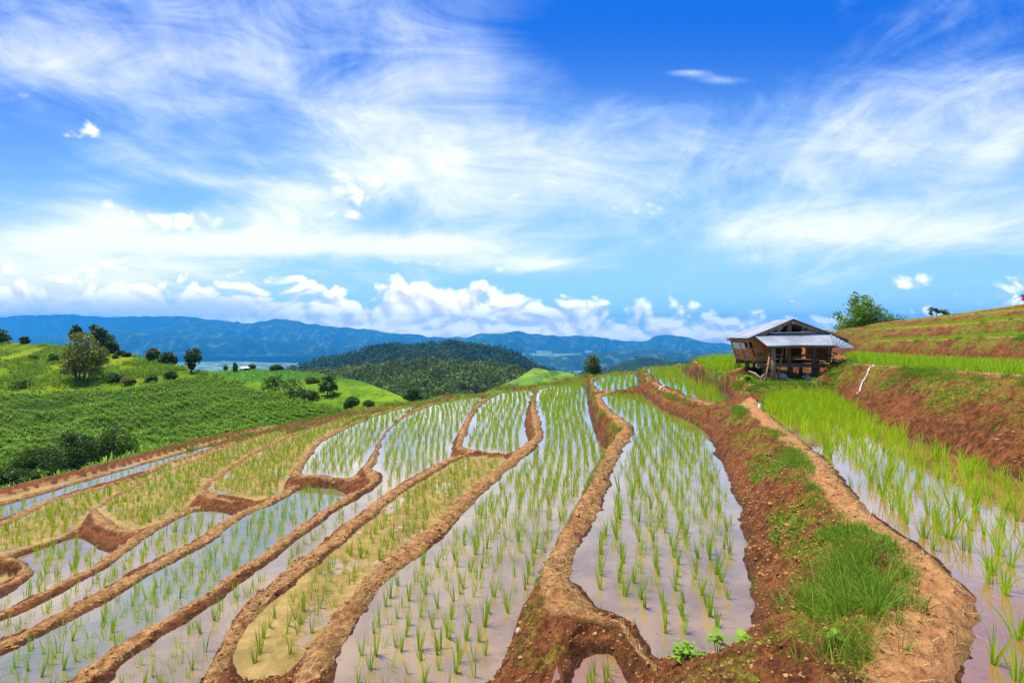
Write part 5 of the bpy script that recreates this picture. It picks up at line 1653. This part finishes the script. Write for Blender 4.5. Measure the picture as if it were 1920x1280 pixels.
def leafy_plant(base, specs, mat, label, seed, cat="plant", group=None, stem=0.008):
    """stems with broad leaves: specs are (dx, dy, height, leaf length, leaf count)"""
    r = np.random.default_rng(seed)
    root = empty("plant", base)
    tag(root, label, cat, group)
    mb = MB()
    V, Fq, A, off = [], [], [], 0
    for dx, dy, h, ll, nl in specs:
        tip = Vector((dx, dy, h))
        mb.log([Vector((dx * 0.15, dy * 0.15, -0.04)), Vector((dx * 0.5, dy * 0.5, h * 0.6)), tip], [stem, stem * 0.8, stem * 0.5], 5)
        for k in range(nl):
            t = 0.45 + 0.55 * (k + 1) / nl
            c = np.array([dx * t, dy * t, h * t])
            az = k * 2.4 + r.random()
            el = r.uniform(-0.45, 0.25)
            L = ll * r.uniform(0.7, 1.15)
            ax = np.array([math.cos(az) * math.cos(el), math.sin(az) * math.cos(el), math.sin(el) + 0.25])
            sd = np.array([-math.sin(az), math.cos(az), 0.0])
            prof = [(0.0, 0.03), (0.15, 0.20), (0.38, 0.34), (0.62, 0.30), (0.84, 0.15), (1.0, 0.01)]
            vs = []
            for s, w in prof:
                m_ = c + ax * L * s + np.array([0, 0, -0.35 * L * s * s])
                vs += [m_ - sd * w * L + np.array([0, 0, 0.10 * w * L]), m_, m_ + sd * w * L + np.array([0, 0, 0.10 * w * L])]
            V += vs
            for i in range(len(prof) - 1):
                o_ = off + i * 3
                Fq += [(o_, o_ + 1, o_ + 4, o_ + 3), (o_ + 1, o_ + 2, o_ + 5, o_ + 4)]
            off += len(vs)
            A += [float(r.uniform(0.2, 1.0))] * len(vs)
    me = bpy.data.meshes.new("stems")
    me.from_pydata(mb.v, [], mb.f)
    me.materials.append(mat)
    o = bpy.data.objects.new("stems", me)
    COL.objects.link(o)
    o.parent = root
    at = me.attributes.new('var', 'FLOAT', 'POINT')
    at.data.foreach_set('value', np.full(len(me.vertices), 0.3, np.float32))
    mesh_obj("leaves", V, Fq, mat, parent=root, attrs={'var': A})
    return root


leafy_plant(ground_at(1557, 17.75), [(0.0, 0.0, 0.95, 0.34, 6), (0.18, 0.1, 0.80, 0.34, 5), (-0.12, -0.05, 0.55, 0.28, 5), (0.08, -0.1, 0.40, 0.26, 5), (-0.05, 0.05, 0.25, 0.24, 4)], M_BUSH, "broad leaved dark green plant at the right corner of the hut", 1, stem=0.015)
leafy_plant(ground_at(1402, 17.3), [(float(a), float(b), 0.18, 0.16, 4) for a, b in RNG.normal(0, 0.16, (9, 2))], M_WEED, "low leafy green plant at the left foot of the hut", 2)
D_ = 17.9
p = ground_at(1572, D_)
make_tree("bush", p, D_, [(0, 20, 16, 18), (10, 8, 12, 12), (-8, 8, 10, 10), (14, 24, 10, 10)], M_BUSH, "dark green bush between the hut and the red bank", "bush", None, 1500, 0.12, seed=95)

# seedling weeds at the bottom of the picture
GP = "leafy weeds at the bottom edge"


def fg(u, D):
    return ground_at(u, D)


leafy_plant(fg(1290, 4.05), [(float(a) * 1.0, float(b) * 0.8, 0.05 + 0.08 * float(c), 0.055, 4) for a, b, c in np.c_[RNG.normal(0, 0.07, (22, 2)), RNG.random(22)]], M_WEED, "dense low patch of small bright leaves at the bottom edge of the picture", 3, "weed", GP, 0.003)
leafy_plant(fg(1345, 4.25), [(0.0, 0.0, 0.17, 0.09, 5), (-0.04, 0.02, 0.12, 0.07, 4), (0.05, 0.0, 0.09, 0.07, 4)], M_WEED, "upright bright green weed left of its low spreading neighbour by the water", 4, "weed", GP, 0.004)
leafy_plant(fg(1388, 4.20), [(0.02, 0.0, 0.09, 0.10, 6), (0.07, 0.02, 0.07, 0.09, 5)], M_WEED, "low spreading weed with pointed leaves near the paddy's corner", 5, "weed", GP, 0.004)
leafy_plant(fg(1565, 3.35), [(0.0, 0.0, 0.08, 0.06, 5), (0.04, 0.02, 0.06, 0.05, 4)], M_WEED, "small pale weed beside the long grass at the path's edge", 6, "weed", GP, 0.003)

# trickles of water down the banks
def trickle(pts, w, label):
    V, Fq = [], []
    r = np.random.default_rng(3)
    n = 26
    P_ = [np.array(p_) for p_ in pts]
    for i in range(n):
        t = i / (n - 1) * (len(P_) - 1)
        k = min(int(t), len(P_) - 2)
        c = P_[k] * (1 - (t - k)) + P_[k + 1] * (t - k)
        g = float(terrain(c[:1], c[1:2])[0])
        ww = w * (0.7 + 0.5 * r.random())
        for s in (-1, -0.3, 0.3, 1):
            xx = c[0] + s * ww
            yy = c[1] - s * ww * 0.4
            V.append((xx, yy, max(float(terrain(np.array([xx]), np.array([yy]))[0]), g - 0.03) + 0.012 + 0.02 * (1 - abs(s)) + 0.008 * r.random()))
    for i in range(n - 1):
        for j in range(3):
            a = i * 4 + j
            Fq.append((a, a + 1, a + 5, a + 4))
    m, T = new_mat("white_water")
    nz = T.noise(T.n('ShaderNodeTexCoord').outputs['Object'], 22.0, 5.0, 0.65)
    p_ = T.n('ShaderNodeBsdfPrincipled', {'Base Color': T.mix(T.ramp(nz, 0.35, 0.6), (0.34, 0.28, 0.25), (0.74, 0.78, 0.83)), 'Roughness': 0.25,
                                         'Normal': T.n('ShaderNodeBump', {'Height': nz, 'Strength': 0.8, 'Distance': 0.03}).outputs[0]})
    finish(T, p_.outputs[0])
    return tag(mesh_obj("trickling_water", V, Fq, m), label, "water", kind='structure')


trickle([P(1638, 707, 14.5), P(1625, 727, 14.2), P(1606, 757, 13.6)], 0.022, "white trickle of water running down the red bank right of the hut")
trickle([P(1252, 740, 21.0), P(1245, 754, 20.2), P(1237, 764, 19.7)], 0.04, "small white trickle running down the bank below the little terrace")

# a leaning stick with a red cloth, mostly outside the frame at the right
fr = empty("cloth_stick", (19.6, 18.6, 0.0))
tag(fr, "thin dark stick with a red cloth tied on, at the right edge of the sky", "stick")
mb = MB()
g0 = ground_at(1985, 18.0, -0.1)
t1 = P(1920, 553, 18.6)
mb.log([g0, P(1950, 560, 18.3), P(1926, 550, 18.6)], 0.02, 6)
mb.log([P(1930, 546, 18.6), P(1901, 561.5, 18.6)], [0.014, 0.007], 6)
mb.build("stick", M_BLACK, fr, (19.6, 18.6, 0.0), True)
mb = MB()
V = []
for i in range(7):
    for j in range(5):
        c = P(1916 + i * 3.0, 552 + j * 2.6 + 1.5 * math.sin(i * 1.1), 18.6 + 0.05 * math.sin(i * 1.7 + j))
        V.append(c)
V2 = [c + np.array([0, 0.012, 0]) for c in V]
fs = []
for i in range(6):
    for j in range(4):
        a = i * 5 + j
        fs += [(a, a + 1, a + 6, a + 5), (35 + a + 5, 35 + a + 6, 35 + a + 1, 35 + a)]
mb.add(V + V2, fs)
mb.build("cloth", M_RED, fr, (19.6, 18.6, 0.0), True)

# the far white shed on the second spur
p = surf_at(spur, 462, 694)
k = p[1] / F
sh = empty("shed", p)
tag(sh, "tiny white roofed shed far off on the second green spur", "shed")
mb = MB()
for dx in (-7, 7):
    for dy in (-6, 6):
        mb.beam(p + np.array([dx * k, dy * k, -0.2]), p + np.array([dx * k, dy * k, 4 * k]), 0.7 * k)
mb.build("frame", M_POST, sh, tuple(p))
mb = MB()
mb.beam(p + np.array([-6.5 * k, 5 * k, 0.2 * k]), p + np.array([6.5 * k, 5 * k, 0.2 * k]), 0.5 * k, 5 * k)
mb.build("wall", M_WOOD, sh, tuple(p))
mb = MB()
mb.sheet(p + np.array([-9 * k, -8 * k, 4 * k]), p + np.array([9 * k, -8 * k, 4.2 * k]), p + np.array([9 * k, 1 * k, 6.6 * k]), p + np.array([-9 * k, 1 * k, 6.4 * k]), 20, 2, 8, 0.02, 0.05)
mb.sheet(p + np.array([-9 * k, 9 * k, 4 * k]), p + np.array([9 * k, 9 * k, 4.2 * k]), p + np.array([9 * k, 0.9 * k, 6.6 * k]), p + np.array([-9 * k, 0.9 * k, 6.4 * k]), 20, 2, 8, 0.02, 0.05)
mb.build("roof", M_WHITE, sh, tuple(p))


# ------------------------------------------------------------------ haze over the valley
def haze():
    m, T = new_mat("haze_air")
    o = T.n('ShaderNodeOutputMaterial')
    v = T.n('ShaderNodeVolumePrincipled', {'Color': (0.05, 0.44, 1.0, 1.0), 'Density': 1.1e-4, 'Anisotropy': 0.0})
    T.t.links.new(v.outputs[0], o.inputs['Volume'])
    x0, x1, y0, y1, z0, z1 = -22000, 26000, -300, 9700, -520, 245
    vs = [(x, y, z) for z in (z0, z1) for y in (y0, y1) for x in (x0, x1)]
    fs = [(0, 2, 3, 1), (4, 5, 7, 6), (0, 1, 5, 4), (2, 6, 7, 3), (0, 4, 6, 2), (1, 3, 7, 5)]
    tag(mesh_obj("haze", vs, fs, m, smooth=False), "thin blue air over the valley", "haze", kind='stuff')


haze()
